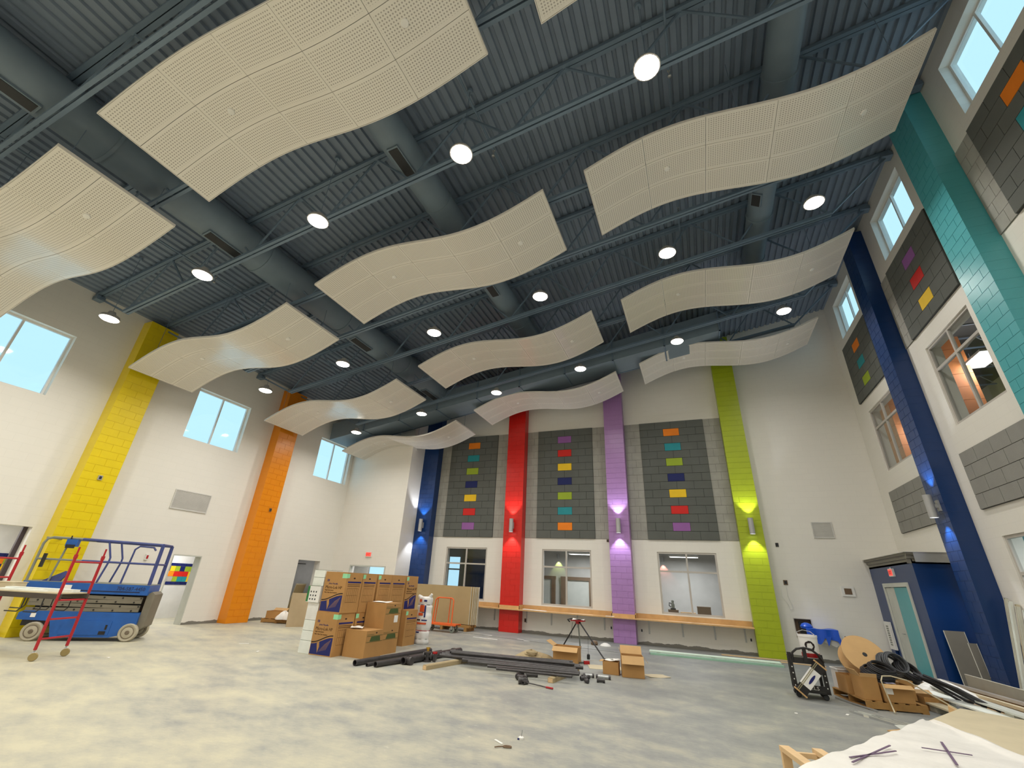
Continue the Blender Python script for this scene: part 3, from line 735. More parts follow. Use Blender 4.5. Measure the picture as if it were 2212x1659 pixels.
# rooms behind the left wall
room('left_rooms', -17.53, XL-.3, 2.6, 13.6, 0, 2.85, ('right',), {})
TC = ['yellow','orange','red','teal','green','navy']
GREY_T = plain('tile_grey', srgb(170,165,155), .3); TILE = {k: plain('tile_'+k, BLOCKC[k], .25) for k in TC}
bd = thing('tile_band', 'band of glossy coloured square tiles with navy borders in the side room', 'tile band', (-17.525,3.4,1.05))
cell = .17
tm = {k: bx(0,.012,.003,cell-.003,.003,cell-.003).mesh('tile', TILE[k]) for k in TC}; tm['grey'] = bx(0,.012,.003,cell-.003,.003,cell-.003).mesh('tile', GREY_T)
tn = bx(0,.012,.003,cell-.003,.003,.097).mesh('tile', TILE['navy'])
vis = [k for k in range(58)]
for k in vis:
    y = k*cell
    if not (3.4+y < 7.2 or 3.4+y > 10.3): continue
    link('tile', tn, bd, (0,y,0)); link('tile', tn, bd, (0,y,.1+3*cell))
    for r in range(3): link('tile', tm[random.choice(TC+['grey'])], bd, (0,y,.1+r*cell))
for y, s in ((5.0,'left side room light panel near the wide opening'),(10.6,'left side room light panel near the doorway')):
    t = troffer(s, -16.6, y, 2.62, ROOM_W*.75, .5, 1.1)
struct(MB().box(XL-.28,XL-.20,5.94,6.027,0,2.377).build('trim_2', plain('dark_frame', srgb(70,58,62), .4)))
def leaf(n, label, loc, rz, w, h, mat, hinge=True):
    r = thing('door_leaf', label, 'door', loc, rz); bx(0,w,-.022,.022,.01,h).build('leaf', mat, r)
    MB().tube([(w-.09,-.03,.98),(w-.09,-.07,.98),(w-.2,-.07,.98)], .011, 8).build('lever_handle', M_galv, r)
    for z in (.25,1.0,1.75): bx(-.012,.02,-.03,-.022,z,z+.1).build('hinge', M_galv, r)
    return r
struct(MB().box(XL-.29,XL+.006,9.623,9.65,0,1.997).box(XL-.29,XL+.006,10.52,10.547,0,1.997).box(XL-.29,XL+.006,9.65,10.52,1.97,1.997).build('trim_3', M_primer))
# storage room behind the third opening
room('store', -18.2, XL-.3, 14.0, 17.2, 0, 2.7, ('right',), {k: M_roomgrey for k in ('left','near','far','ceiling')})
lamp_store = troffer('dim light panel of the storage room', -17.2, 15.6, 2.5, ROOM_W*.25, .4, .6)
cb = thing('storage_cabinet', 'white cabinet with a box on top inside the storage room', 'cabinet', (-16.5,14.95,0)); bx(-.3,.3,-.25,.25,0,1.55).build('body', M_white, cb)
for z in (.08,.82): bx(.3,.315,-.23,.23,z,z+.68).build('door', M_white, cb)
t = thing('storage_carton', 'cream carton on top of the storage cabinet', 'box', (-16.5,14.95,1.55)); bx(-.25,.25,-.22,.22,0,.22).build('body', M_beige, t); bx(-.256,.256,-.226,.226,.2,.226).build('lid', M_beige, t)
t = thing('leaning_sheet', 'beige panel leaning inside the storage room', 'panel', (-16.2,15.75,0)); MB().obox((0,0,.62),(.03,.55,1.25),(0,.25,0)).build('panel', M_beige, t); MB().obox((.02,0,.62),(.01,.5,1.15),(0,.25,0)).build('face', M_drywall, t)
t = thing('shelf_post', 'pale upright shelf post inside the storage room', 'shelf', (-16.9,15.9,0)); bx(-.03,.03,-.03,.03,0,2.4).build('post', M_white, t); bx(-.5,.5,-.2,.2,2.0,2.03).build('shelf_board', M_roomdark, t)
# upper room behind the right wall
room('upper', XR+.3, 10.6, 8.2, 22.0, 4.6, 9.2, ('left',), dict(right=M_olive, far=M_olive, near=M_olive, ceiling=M_roomdark))
M_ocol = plain('orange_column_paint', srgb(196,118,58), .6)
for y, s in ((15.25,'seen through the nearer window'),(19.7,'seen through the farther window')):
    r = thing('orange_pier', 'dull orange painted pier in the upper room '+s, 'column', (7.6,y,4.6), 0, 'orange piers in the upper room')
    me = bx(-.25,.25,-.05,1.1,.004,.396).mesh('block', M_ocol)
    for k in range(11): link('block', me, r, (0,0,k*.4))
for i in range(8):
    y = 9.2+i*1.6; r = thing('upper_room_joist', 'thin steel joist under the dark ceiling of the upper room, %s from camera' % ORD[i], 'roof joist', (XR+.35,y,8.75), 0, 'upper room joists')
    MB().bar((0,0,0),(4.1,0,0),.04).build('bottom_chord', M_steel, r); MB().bar((0,0,.35),(4.1,0,.35),.04).build('top_chord', M_steel, r)
    for k in range(6): MB().bar((k*.68,0,0),(k*.68+.34,0,.35),.022).build('web_bar', M_galv, r); MB().bar((k*.68+.34,0,.35),(k*.68+.68,0,0),.022).build('web_bar', M_galv, r)
troffer('bright light panel hanging in the upper room behind the nearer window', 8.0, 14.9, 8.05, ROOM_W*1.2, .6, 1.2)
troffer('bright light panel hanging in the upper room behind the farther window', 7.9, 18.9, 7.75, ROOM_W*1.0, .5, .9)
# teal room behind the ground floor window
room('teal', XR+.3, 8.6, 8.5, 14.2, 0, 3.4, ('left',), dict(right=M_teal, far=M_teal, near=M_teal))
struct(bx(XR, 8.75, 8.3, 14.4, -.2, 0).build('floor_teal', M_roomgrey))
troffer('light panel of the teal room', 7.2, 11.4, 3.2, ROOM_W*.9, .6, 1.2)

# ------------------------------------------------------------------ vestibule in the right corner
VX, VY, VZ = 4.86, 14.62, 2.64
wall('wall_vestibule_side', M_navy_y, 'x', VX, VY, YF, 0, VZ, [(15.32,17.02,0,2.14)], 1, .14)
struct(bx(VX+.14, XR, VY, VY+.14, 0, VZ).build('wall_vestibule_front', M_navy_x))
struct(bx(VX, XR, VY, YF, VZ, VZ+.05).build('ceiling_vestibule', M_roomdark))
struct(MB().box(VX-.03,VX-.002,15.24,15.34,0,2.22).box(VX-.03,VX-.002,17.0,17.10,0,2.22).box(VX-.03,VX-.002,15.34,17.0,2.12,2.22).build('trim_4', M_primer))
d = leaf(4, 'teal door leaf in the navy vestibule', (VX+.022,15.345,0), PI/2, 1.0, 2.11, M_teal)
d = leaf(5, 'primer grey door leaf beside the teal leaf', (VX+.022,16.995,0), -PI/2, .64, 2.11, M_primer)
cn = thing('cornice', 'grey stepped cornice on top of the navy vestibule', 'cornice', (VX,VY,VZ))
CP = [(0,0),(0,.10),(.04,.12),(.04,.18),(.09,.20),(.09,.25),(-.02,.25),(-.02,0)]
MB().prism(CP, 0, YF-VY-.02, lambda a,b,h: (-a, h, b)).build('side_moulding', M_cornice, cn)
MB().prism(CP, -.09, XR-VX-.02, lambda a,b,h: (h, -a, b)).build('front_moulding', M_cornice, cn)
bx(-.13,XR-VX-.02,-.13,YF-VY-.02,.25,.262).build('top_flashing', M_zinc, cn)
bx(.05,XR-VX-.02,-.105,-.09,.03,.25).build('lit_flashing', M_zinc, cn)  # light on the cornice front is put into this strip's pale colour
def exit_sign(label, loc, rot):
    r = thing('exit_sign', label, 'sign', loc, 0); r.rotation_euler = (0,0,rot)
    bx(-.16,.16,-.05,0,0,.20).build('housing', M_white, r)
    bx(-.14,.14,-.054,-.05,.02,.18).build('face', emit('exit_face', srgb(255,96,84), .55), r)
    t = text('EXIT', .13, plain('exit_red', srgb(190,24,20), .5), r, (-.125,-.056,.055), (PI/2,0,0), sx=.85)
    bx(-.03,.03,-.03,-.02,.2,.23).build('bracket', M_white, r)
exit_sign('red EXIT sign above the double doorway at the far left', (-13.37,YE,2.42), 0)
exit_sign('red EXIT sign above the teal door', (VX-.001,16.1,2.38), -PI/2)
# ------------------------------------------------------------------ grilles and small wall fittings
def grille(label, axis, at, out, u0, u1, z0, z1):
    r = thing('return_air_grille', label, 'vent', (at,u0,z0) if axis == 'x' else (u0,at,z0), 0, 'wall air grilles')
    w, h = u1-u0, z1-z0
    def B(a0,a1,c0,c1,e0,e1): return bx(min(-out*e0,-out*e1),max(-out*e0,-out*e1),a0,a1,c0,c1) if axis == 'x' else bx(a0,a1,min(-out*e0,-out*e1),max(-out*e0,-out*e1),c0,c1)
    for q in ((0,w,0,.03),(0,w,h-.03,h),(0,.03,.03,h-.03),(w-.03,w,.03,h-.03)): B(*q,0,.03).build('frame', M_grill, r)
    B(.03,w-.03,.03,h-.03,0,.006).build('backing', M_grill, r)
    n = int((h-.06)/.035)
    me = B(.03,w-.03,.004,.022,.006,.022).mesh('slat', M_grill)
    for k in range(n): link('slat', me, r, (0,0,.03+k*(h-.06)/n))
grille('white louvred grille on the left wall above the doorway', 'x', XL, -1, 8.98, 10.19, 3.31, 3.91)
grille('white louvred grille on the far wall right of the green column', 'y', YF, 1, 3.58, 4.17, 3.55, 4.06)
def box_on(name, label, cat, axis, at, out, u, z, w, h, dpt, mat, mat2, grp=None):
    r = thing(name, label, cat, (at,u,z) if axis == 'x' else (u,at,z), 0, grp)
    def B(a0,a1,c0,c1,e0,e1): return bx(min(-out*e0,-out*e1),max(-out*e0,-out*e1),a0,a1,c0,c1) if axis == 'x' else bx(a0,a1,min(-out*e0,-out*e1),max(-out*e0,-out*e1),c0,c1)
    B(-w/2,w/2,-h/2,h/2,0,dpt).build('plate', mat, r); B(-w*.28,w*.28,-h*.3,h*.3,dpt,dpt+.008).build('center', mat2, r)
    return r
G = 'wall boxes and outlets'
box_on('strobe', 'small white and red strobe on the left wall beside the doorway', 'alarm', 'x', XL, -1, 8.86, 1.87, .09, .16, .05, M_white, M_red)
box_on('wall_box', 'small grey box high on the yellow column', 'wall box', 'x', -14.92, -1, 6.73, 3.75, .10, .12, .03, M_alu, M_dark, G)
box_on('wall_box', 'small dark box high on the orange column', 'wall box', 'x', -14.92, -1, 12.3, 3.76, .09, .12, .03, M_brown, M_dark, G)
box_on('wall_box', 'small black box right of the green column, upper', 'wall box', 'y', YF, 1, 2.46, 3.32, .09, .12, .02, M_black, M_dark, G)
box_on('wall_box', 'small dark box right of the green column with loose wire', 'wall box', 'y', YF, 1, 2.49, 2.16, .12, .14, .02, M_brown, M_dark, G)
box_on('wall_box', 'small dark box left of the purple column under the panel', 'wall box', 'y', YF, 1, -3.25, 3.37, .09, .09, .02, M_brown, M_dark, G)
for x, s, m in ((-6.55,'red-brown outlet right of the red column',M_brown),(-3.26,'pale outlet left of the purple column',M_white),(-2.2,'pale outlet right of the purple column',M_white),(1.2,'pale outlet left of the green column',M_white)):
    box_on('outlet', s+' under the counter', 'outlet', 'y', YF, 1, x, .42, .08, .13, .02, m, M_dark, G)
bx_ = box_on('wall_cabinet', 'small cream wall cabinet with a dark recess on the far wall', 'wall box', 'y', YF, 1, 4.15, 1.98, .34, .28, .03, M_white, M_brown)
tag(MB().tube([(2.49,YF-.03,2.09),(2.47,YF-.03,1.8),(2.53,YF-.03,1.55),(2.56,YF-.04,1.42),(2.48,YF-.03,1.36),(2.45,YF-.03,1.5),(2.30,YF-.03,1.75),(2.33,YF-.03,1.95)], .006, 6).build('loose_wire', M_white, None, True), 'thin loose wire hanging from a wall box by the green column', 'wire')
# recessed cabinet hole
rc = thing('recessed_cabinet', 'open recessed wall cabinet right of the green column', 'cabinet', (2.52,YF,.62)); bx(.0,.45,.12,.14,0,.5).build('back_panel', M_brown, rc); bx(.12,.34,.05,.12,.08,.42).build('valve', M_dark, rc)
for q in ((-.02,.0,-.015,.12,-.02,.52),(.45,.47,-.015,.12,-.02,.52),(0,.45,-.015,.12,.5,.52)): bx(*q).build('frame', M_frame, rc)
# white louvre panel standing against the vestibule
lp = thing('louvre_panel', 'white louvred panel leaning beside the primer grey door', 'panel', (VX-.06,17.36,.52)); bx(0,.05,0,.46,0,.70).build('panel', M_white, lp); 
for k in range(9): bx(-.006,0,.15,.30,.10+k*.058,.135+k*.058).build('slat', M_railgrey, lp)
bx(.0,.05,.1,.36,-.52,0).build('stand', M_navy_y, lp)


# ------------------------------------------------------------------ counter along the far wall
ct = thing('wall_counter', 'long pale wood counter on steel brackets along the far wall', 'counter', (0,YF,0))
CF = -.60; zc = .80
cols = [(-7.50,-6.68),(-3.13,-2.35)]
segs = [(-8.9,-7.51,-.002),(-6.67,-3.14,-.002),(-2.34,1.31,-.002)]
for a, b, _ in segs: bx(a,b,CF,-.003,zc-.035,zc).build('counter_top', M_ply, ct); bx(a+.005,b-.005,-.03,-.004,zc,zc+.15).build('backsplash', M_ply, ct)
for a, b in cols:
    bx(a-.005,b+.005,CF,-.413,zc-.035,zc).build('counter_top', M_ply, ct); bx(a-.03,b+.03,-.44,-.414,zc,zc+.11).build('backsplash', M_ply, ct)
    for x in (a-.032,b+.006): bx(x,x+.026,-.44,-.032,zc,zc+.15).build('backsplash', M_ply, ct)
for x in (-7.86,-6.5,-5.5,-4.5,-3.5,-1.95,-.85,.15,1.05):
    br = MB().box(x-.025,x+.025,-.014,-.003,.33,zc-.036).box(x-.025,x+.025,CF+.15,-.014,zc-.05,zc-.036).build('bracket', M_galv, ct)
tag(MB().obox((-6.05,YF-.40,zc+.012),(.9,.22,.016),(0,.02,.05)).build('paper_strip', M_paper), 'white paper strip lying on the counter right of the red column', 'paper')
tag(MB().obox((-3.2,YF-.52,zc+.009),(.30,.12,.014),(0,0,.1)).build('paper_scrap', M_paper), 'small white paper scrap on the counter beside the purple column', 'paper')

# ------------------------------------------------------------------ scissor lift
LR = math.atan2(1.23,1.32)
lf = thing('scissor_lift', 'blue scissor lift with folded grey scissor stack and guard rails', 'scissor lift', (-13.45,6.985,0), LR)
MB().prism([(-1.28,.42),(-1.28,.56),(-1.2,.60),(1.0,.60),(1.0,.30),(.86,.16),(.55,.08),(-.55,.08),(-.66,.40)], .02, .78, lambda a,b,h: (a,h,b)).build('chassis', M_blue, lf)
bx(-1.18,-.62,.06,.74,.30,.42).build('front_axle', M_black, lf)
bx(-.98,-.60,.10,.70,.16,.34).build('steering_block', plain('olive_block', srgb(110,100,30), .6), lf)
for x in (-.9,.9):
    for y in (-.03,.70):
        w = MB().lathe([(.0,.0),(.10,.0),(.135,.015),(.155,.0),(.175,.0),(.19,.02),(.19,.11),(.175,.13),(0,.13)], 24, (x,y,.19), 'y').build('wheel', M_tyre, lf, True)
        MB().lathe([(.0,-.012),(.035,-.012),(.05,.004),(.13,.006)], 18, (x,y,.19), 'y').build('hub', M_hub, w)
for k in range(4):
    z = .64+k*.09
    b_ = MB().obox((-.13,.06,z),(2.15,.05,.075),(0,(.012 if k % 2 else -.012),0)).build('scissor_arm', M_liftgrey, lf); MB().obox((-.13,.70,z),(2.15,.05,.075),(0,(-.012 if k % 2 else .012),0)).build('scissor_arm', M_liftgrey, lf)
    for q in range(6): MB().lathe([(.018,-.012),(.018,.0)], 8, (-1.05+q*.37+(k%2)*.12,.035,z), 'y').build('pin', M_black, b_)
bx(-1.1,.9,.15,.62,.62,.96).build('cylinder_bay', M_dark, lf)
pf = bx(-1.45,1.02,-.0,.80,.98,1.20).build('platform', M_blue, lf)
bx(-.35,.85,-.008,0,1.035,1.05).build('platform_groove', M_inkdark, pf)
bx(-1.45,1.02,-.0,.80,1.20,1.215).build('platform_deck', M_railgrey, lf)
bx(-.72,-.52,-.006,0,1.05,1.15).build('decal', M_paper, pf)
text('704-587-4450', .115, plain('faded_ink', srgb(34,44,78), .7), pf, (.36,-.004,1.075), (PI/2,0,0), sx=.9)
def rail(pts, r=.022, m=M_bluerail): return MB().tube(pts, r, 8).build('guard_rail', m, lf, True)
for y in (.03,.77):
    rail([(-1.42,y,1.21),(-1.42,y,2.02),(-1.38,y,2.12),(-1.28,y,2.16),(-.7,y,2.16)], .028, M_railgrey); rail([(-.7,y,2.16),(.98,y,2.14)], .03)
    if y < .5: rail([(-1.42,y,1.68),(-.55,y,1.68)], .022, M_railgrey); rail([(-.55,y,1.68),(.98,y,1.68)], .024); rail([(-1.02,y,1.21),(-.94,y,2.14)], .022, M_railgrey)
    rail([(-.10,y,1.21),(-.02,y,1.68),(-.02,y,1.78),(-.16,y,2.13)], .022)
rail([(.38,.03,1.21),(.42,.03,2.0),(.50,.03,2.08),(.80,.03,2.07),(.86,.03,2.0)], .022)
for x, r_ in ((.98,.042),):
    rail([(x,.03,1.21),(x,.03,2.14)], r_); rail([(x,.77,1.21),(x,.77,2.14)], r_)
for z in (1.68,2.15): rail([(.98,.03,z),(.98,.77,z)]); rail([(-1.40,.03,z),(-1.40,.77,z)], .02, M_railgrey)
cbx = bx(-.98,-.76,-.04,.10,1.98,2.14).build('control_box', M_blue, lf); MB().tube([(-.92,-.02,2.14),(-.92,-.02,2.22)], .014, 8).build('joystick', M_black, cbx); bx(-.96,-.78,-.05,-.04,1.94,2.02).build('control_shroud', M_black, cbx)
MB().prism([(-1.16,1.21),(-.78,1.44),(-.72,1.40),(-.82,1.21)], .05, .12, lambda a,b,h: (a,h,b)).build('foot_guard', M_bluerail, lf)
bx(-1.30,-1.24,-.03,.02,1.50,1.80).build('manual_case', M_black, lf)
MB().prism([(1.0,.20),(1.14,.30),(1.16,1.0),(1.08,1.06),(1.0,1.0)], .1, .70, lambda a,b,h: (a,h,b)).build('step_plate', M_liftgrey, lf)
for a, b, w, h in ((.0,.30,.26,.09),(.02,.20,.10,.06),(.18,.17,.10,.10),(-.24,.18,.12,.08),(-1.05,.47,.09,.08)): bx(a,a+w,.012,.02,b,b+h).build('decal', M_paper, lf)
pn = bx(-.42,.52,.010,.02,.13,.42).build('access_panel', M_blue, lf); bx(.42,.46,.004,.010,.24,.34).build('latch', M_black, pn); bx(.33,.46,.004,.010,.14,.21).build('vent_slot', M_black, pn)

# ------------------------------------------------------------------ red rolling scaffold
sa, sb = Vector((-11.44,5.34,0)), Vector((-11.65,5.91,0)); fd = (sb-sa).normalized(); pd = Vector((-fd.y,fd.x,0)); SL = 1.82
sf = thing('rolling_scaffold', 'red rolling scaffold with ladder ends and a cluttered platform', 'scaffold', tuple(sa))
Wd = (sb-sa).length
def S(u, v, z): p = fd*u+pd*v; return (p.x,p.y,z)
for v in (0,SL):
    for u in (0,Wd):
        MB().tube([S(u,v,.17),S(u,v,1.78)], .026, 10).build('post', M_scafred, sf, True); MB().tube([S(u,v,1.78),S(u,v,1.93)], .017, 8).build('spigot', M_scafred, sf, True)
        MB().tube([S(u,v,1.72),S(u,v,1.79)], .033, 10).build('post_collar', M_scafred, sf, True)
        ck = MB().lathe([(0,-.02),(.03,-.02),(.062,-.02),(.068,-.01),(.068,.01),(.062,.02),(0,.02)], 18, (0,0,0), 'y').build('caster_wheel', M_caster, sf, True); ck.location = S(u-.03,v-.05,.068); ck.rotation_euler = (0,0,.9)
        MB().tube([S(u,v,.2),S(u,v,.14)], .016, 8).bar(S(u,v,.145),S(u-.03,v-.05,.07),.05,.012).build('caster_fork', M_galv, sf)
    for z in (.34,.66,.98,1.30,1.66):
        MB().tube([S(0,v,z),S(Wd,v,z)], .017, 8).build('rung', M_scafred, sf, True)
for u in (.02,Wd-.02): MB().bar(S(u,-.03,1.04),S(u,SL+.03,1.04),.04,.09).build('side_rail', M_plank, sf)
for u in (.02,Wd-.02):
    for v in (.28,.66,1.2): MB().tube([S(u,v,1.0),S(u,v,.82),S(u,v+.06,.76),S(u,v+.30,.76)], .011, 6).build('brace_loop', M_dark, sf, True)
bx_ = MB(); bx_.add([S(.0,.0,1.085),S(Wd,.0,1.085),S(Wd,SL,1.085),S(0,SL,1.085),S(0,0,1.105),S(Wd,0,1.105),S(Wd,SL,1.105),S(0,SL,1.105)], [(0,3,2,1),(4,5,6,7),(0,1,5,4),(1,2,6,5),(2,3,7,6),(3,0,4,7)]); bx_.build('platform_board', M_beige, sf)
def on_scaf(name, label, cat, u, v, z, size, mat, rz=0, part='body'):
    p = sa+fd*u+pd*v; r = thing(name, label, cat, (p.x,p.y,z), math.atan2(pd.y,pd.x)+rz); bx(-size[0]/2,size[0]/2,-size[1]/2,size[1]/2,0,size[2]).build(part, mat, r); return r
on_scaf('white_offcut', 'long white panel offcut on the scaffold platform', 'panel', .34, .72, 1.105, (1.35,.16,.05), M_foam, .06)
on_scaf('white_offcut', 'shorter white panel offcut beside the long one on the scaffold', 'panel', .14, .92, 1.105, (1.0,.12,.03), M_foam, -.05)
r = on_scaf('beige_carton', 'flat beige carton at the left end of the scaffold platform', 'box', .45, 1.58, 1.105, (.4,.3,.12), M_beige, .1); bx(-.21,.21,-.16,.16,.115,.128).build('lid', M_beige, r)

# ------------------------------------------------------------------ insulation cartons
def wave_poly(w, h0, h1, base):
    n = 14; up = [(w*k/n, h0+(h1-h0)*(.5-.5*math.cos(PI*k/n))) for k in range(n+1)]
    return [(0,base)]+[(w,base)]+up[::-1]
def big_carton(label, x0, y0, w, d, h, z, front, tape=True, side=True):
    """front: 'y' printed face towards -y, 'x' printed face towards +x, '' none"""
    r = thing('insulation_carton', label, 'box', (x0,y0,z), 0, 'tall insulation cartons')
    bx(0,w,0,d,0,h).build('carton', M_card, r)
    MB().box(w*.5-.004,w*.5+.004,0,d,h,h+.002).build('top_seam', M_ink, r)
    def face(kind):
        # maps (a,b,depth) on a printed face
        if kind == 'y': return lambda a,b,e: (a,-e,b)
        return lambda a,b,e: (w+e,a,b)
    rot = {'y': (PI/2,0,0), 'x': (PI/2,0,PI/2)}
    def put(s, size, mat, kind, a, b, sx=1): text(s, size, mat, r, face(kind)(a,b,.0016), rot[kind], sx=sx)
    if front:
        F = face(front); ww = w if front == 'y' else d
        MB().prism(wave_poly(ww*.93,.22,.37,.02), 0, .002, lambda a,b,e: F(a+ww*.02,b,e)).build('blue_print', M_inkblue, r)
        n = 14; a_ = [(ww*.93*k/n, .24+.16*(.5-.5*math.cos(PI*k/n))) for k in range(n+1)]; MB().prism(a_+[(p,q+.022) for p,q in a_[::-1]], 0, .002, lambda a,b,e: F(a+ww*.02,b,e)).build('wave_stripe', M_inkdark, r)
        for k in range(5): MB().prism([(ww*(.42+.07*k),.08+.01*k),(ww*(.43+.07*k),.08+.01*k),(ww*(.68+.05*k),.25+.02*k),(ww*(.67+.05*k),.25+.02*k)], .002, .003, lambda a,b,e: F(a,b,e)).build('print_line', M_card, r)
        MB().prism([(ww*.28,.24),(ww*.38,.27),(ww*.41,.17),(ww*.36,.05),(ww*.33,.12)], .002, .003, lambda a,b,e: F(a,b,e)).build('print_figure', M_card, r)
        MB().prism([(ww*.12,.655),(ww*.22,.655),(ww*.22,.70),(ww*.12,.70)], 0, .002, lambda a,b,e: F(a,b,e)).build('logo', M_inkblue, r)
        put('JM', .04, M_card, front, ww*.135, .662, 1.0)
        put('Johns Manville', .048, M_inkblue, front, ww*.22, .595); put('Micro-Lok HP', .092, M_ink, front, ww*.09, .50, .95)
        put('High Performance', .036, M_ink, front, ww*.09, .455); put('Fiber Glass Pipe Insulation', .036, M_ink, front, ww*.09, .405)
    if side:
        k = 'x' if front != 'x' else None
        if k:
            F = face('x'); ww = d
            MB().prism([(ww*.12,.64),(ww*.94,.64),(ww*.94,.675),(ww*.12,.675)], 0, .002, lambda a,b,e: F(a,b,e)).build('blue_band', M_inkblue, r)
            for q in range(2): MB().prism([(ww*.14,.60-q*.035),(ww*.9,.60-q*.035),(ww*.9,.61-q*.035),(ww*.14,.61-q*.035)], 0, .002, lambda a,b,e: F(a,b,e)).build('print_line', M_ink, r)
            for q in range(7): MB().prism([(ww*(.16+.11*q),.22),(ww*(.165+.11*q),.22),(ww*(.165+.11*q),.53),(ww*(.16+.11*q),.53)], 0, .0015, lambda a,b,e: F(a,b,e)).build('print_line', M_ink, r)
            for q in range(3): MB().prism([(ww*.16,.22+.15*q),(ww*.83,.22+.15*q),(ww*.83,.224+.15*q),(ww*.16,.224+.15*q)], 0, .0015, lambda a,b,e: F(a,b,e)).build('print_line', M_ink, r)
            MB().prism([(ww*.55-.035+.035*math.cos(t*PI/5)*1.0,.745+.016*math.sin(t*PI/5)) for t in range(10)], 0, .002, lambda a,b,e: F(a,b,e)).build('hand_hole', M_inkdark, r)
    if tape:
        F = face('x'); MB().prism([(-.001,h-.13),(d*.18,h-.12),(d*.18,h-.03),(-.001,h-.03)], 0, .003, lambda a,b,e: F(a,b,e)).build('mint_label', M_tape, r)
        if front == 'y': MB().prism([(w*.80,h-.13),(w+.002,h-.13),(w+.002,h-.03),(w*.80,h-.03)], 0, .003, lambda a,b,e: face('y')(a,b,e)).build('mint_label', M_tape, r)
    return r
X0 = -8.56; CW = .65; CHT = .87
big_carton('tall brown insulation carton with blue wave print, lower front of the stack', X0, 9.08, CW, .58, CHT, 0, 'y')
big_carton('tall brown insulation carton with blue wave print, on top at the front', X0+.02, 9.10, CW, .58, CHT, CHT, 'y')
big_carton('brown insulation carton second from the front, lower row', X0, 9.70, CW, .58, CHT, 0, '')
big_carton('brown insulation carton second from the front, upper row', X0+.01, 9.71, CW, .55, CHT, CHT, '')
big_carton('brown insulation carton third from the front, lower row', X0, 10.32, CW, .58, CHT, 0, '', False)
big_carton('brown insulation carton third from the front, upper row', X0+.01, 10.33, CW, .58, CHT, CHT, '')
big_carton('brown insulation carton fourth from the front, lower row', X0, 10.93, CW, .64, CHT, 0, '', False, False)
big_carton('brown insulation carton fourth from the front, upper row', X0, 10.93, CW, .66, CHT, CHT, '', False)
big_carton('brown insulation carton with blue wave facing right, rear of upper row', X0+.02, 11.62, CW, .58, CHT, CHT, 'x')
big_carton('brown insulation carton under the rear upper carton', X0+.04, 11.62, CW+.10, .58, CHT, 0, '', True)
def band_carton(label, x0, y0, w, d, h, z, sticker=False):
    r = thing('banded_carton', label, 'box', (x0,y0,z), 0, 'square cartons with a green printed band'); bx(0,w,0,d,0,h).build('carton', M_card, r)
    F = lambda a,b,e: (w+e,a,b)
    for b_ in (h*.58,h*.80): MB().prism([(.03,b_-.004),(d-.02,b_-.004),(d-.02,b_+.004),(.03,b_+.004)], 0, .002, F).build('print_line', M_inkgreen, r)
    MB().prism([(d*.22,h*.60),(d*.85,h*.60),(d*.80,h*.78),(d*.30,h*.78)], 0, .002, F).build('green_band', M_inkgreen, r)
    MB().prism([(d*.05,h*.85),(d*.45,h*.85),(d*.45,h*.86),(d*.05,h*.86)], 0, .002, F).build('print_line', M_inkgreen, r)
    MB().prism([(d*.58+.03*math.cos(t*PI/5),h*.90+.014*math.sin(t*PI/5)) for t in range(10)], 0, .002, F).build('hand_hole', M_inkdark, r)
    bx(w*.48,w*.52,0,d,h,h+.002).build('tape_strip', M_card2, r)
    if sticker: MB().prism([(d*.62,h*.22),(d*.86,h*.22),(d*.86,h*.50),(d*.62,h*.50)], 0, .003, F).build('sticker', M_paper, r)
    return r
band_carton('square brown carton with green band, front left of the group', -7.85, 9.37, .60, .62, .545, 0)
band_carton('square brown carton with green band, on the floor behind the front one', -7.87, 10.02, .58, .64, .545, 0)
band_carton('square brown carton with green band and white sticker, stacked on top', -7.87, 10.00, .58, .64, .55, .545, True)
def sheet(name, label, cat, c, w, d, rz, mat, wob=.015, th=.003, n=6):
    r = random.Random(label); ph = [r.uniform(0,6) for _ in range(4)]
    mb = MB(); top = lambda u,v: ((u-.5)*w,(v-.5)*d, th+wob*(1+math.sin(u*5+ph[0])*math.cos(v*4+ph[1])))
    mb.grid(top, n, n); mb.grid(lambda u,v: (lambda q:(q[0],q[1],q[2]-th))(top(u,v)), n, n)
    N = (n+1)**2
    ring = [i for i in range(n+1)]+[(j+1)*(n+1)-1 for j in range(1,n+1)]+[n*(n+1)+i for i in range(n-1,-1,-1)]+[j*(n+1) for j in range(n-1,0,-1)]
    for a, b in zip(ring, ring[1:]+ring[:1]): mb.f.append((a,b,b+N,a+N))
    o = mb.build(name, mat, None, True); o.location = c; o.rotation_euler = (0,0,rz); return tag(o, label, cat)
sheet('paper_sheet', 'crumpled white paper on top of the stacked square carton', 'paper', (-7.60,10.25,1.096), .34, .42, .1, M_paper)
sheet('paper_sheet', 'crumpled white paper on the front square carton', 'paper', (-7.72,9.60,.546), .28, .30, .5, M_paper, .03)
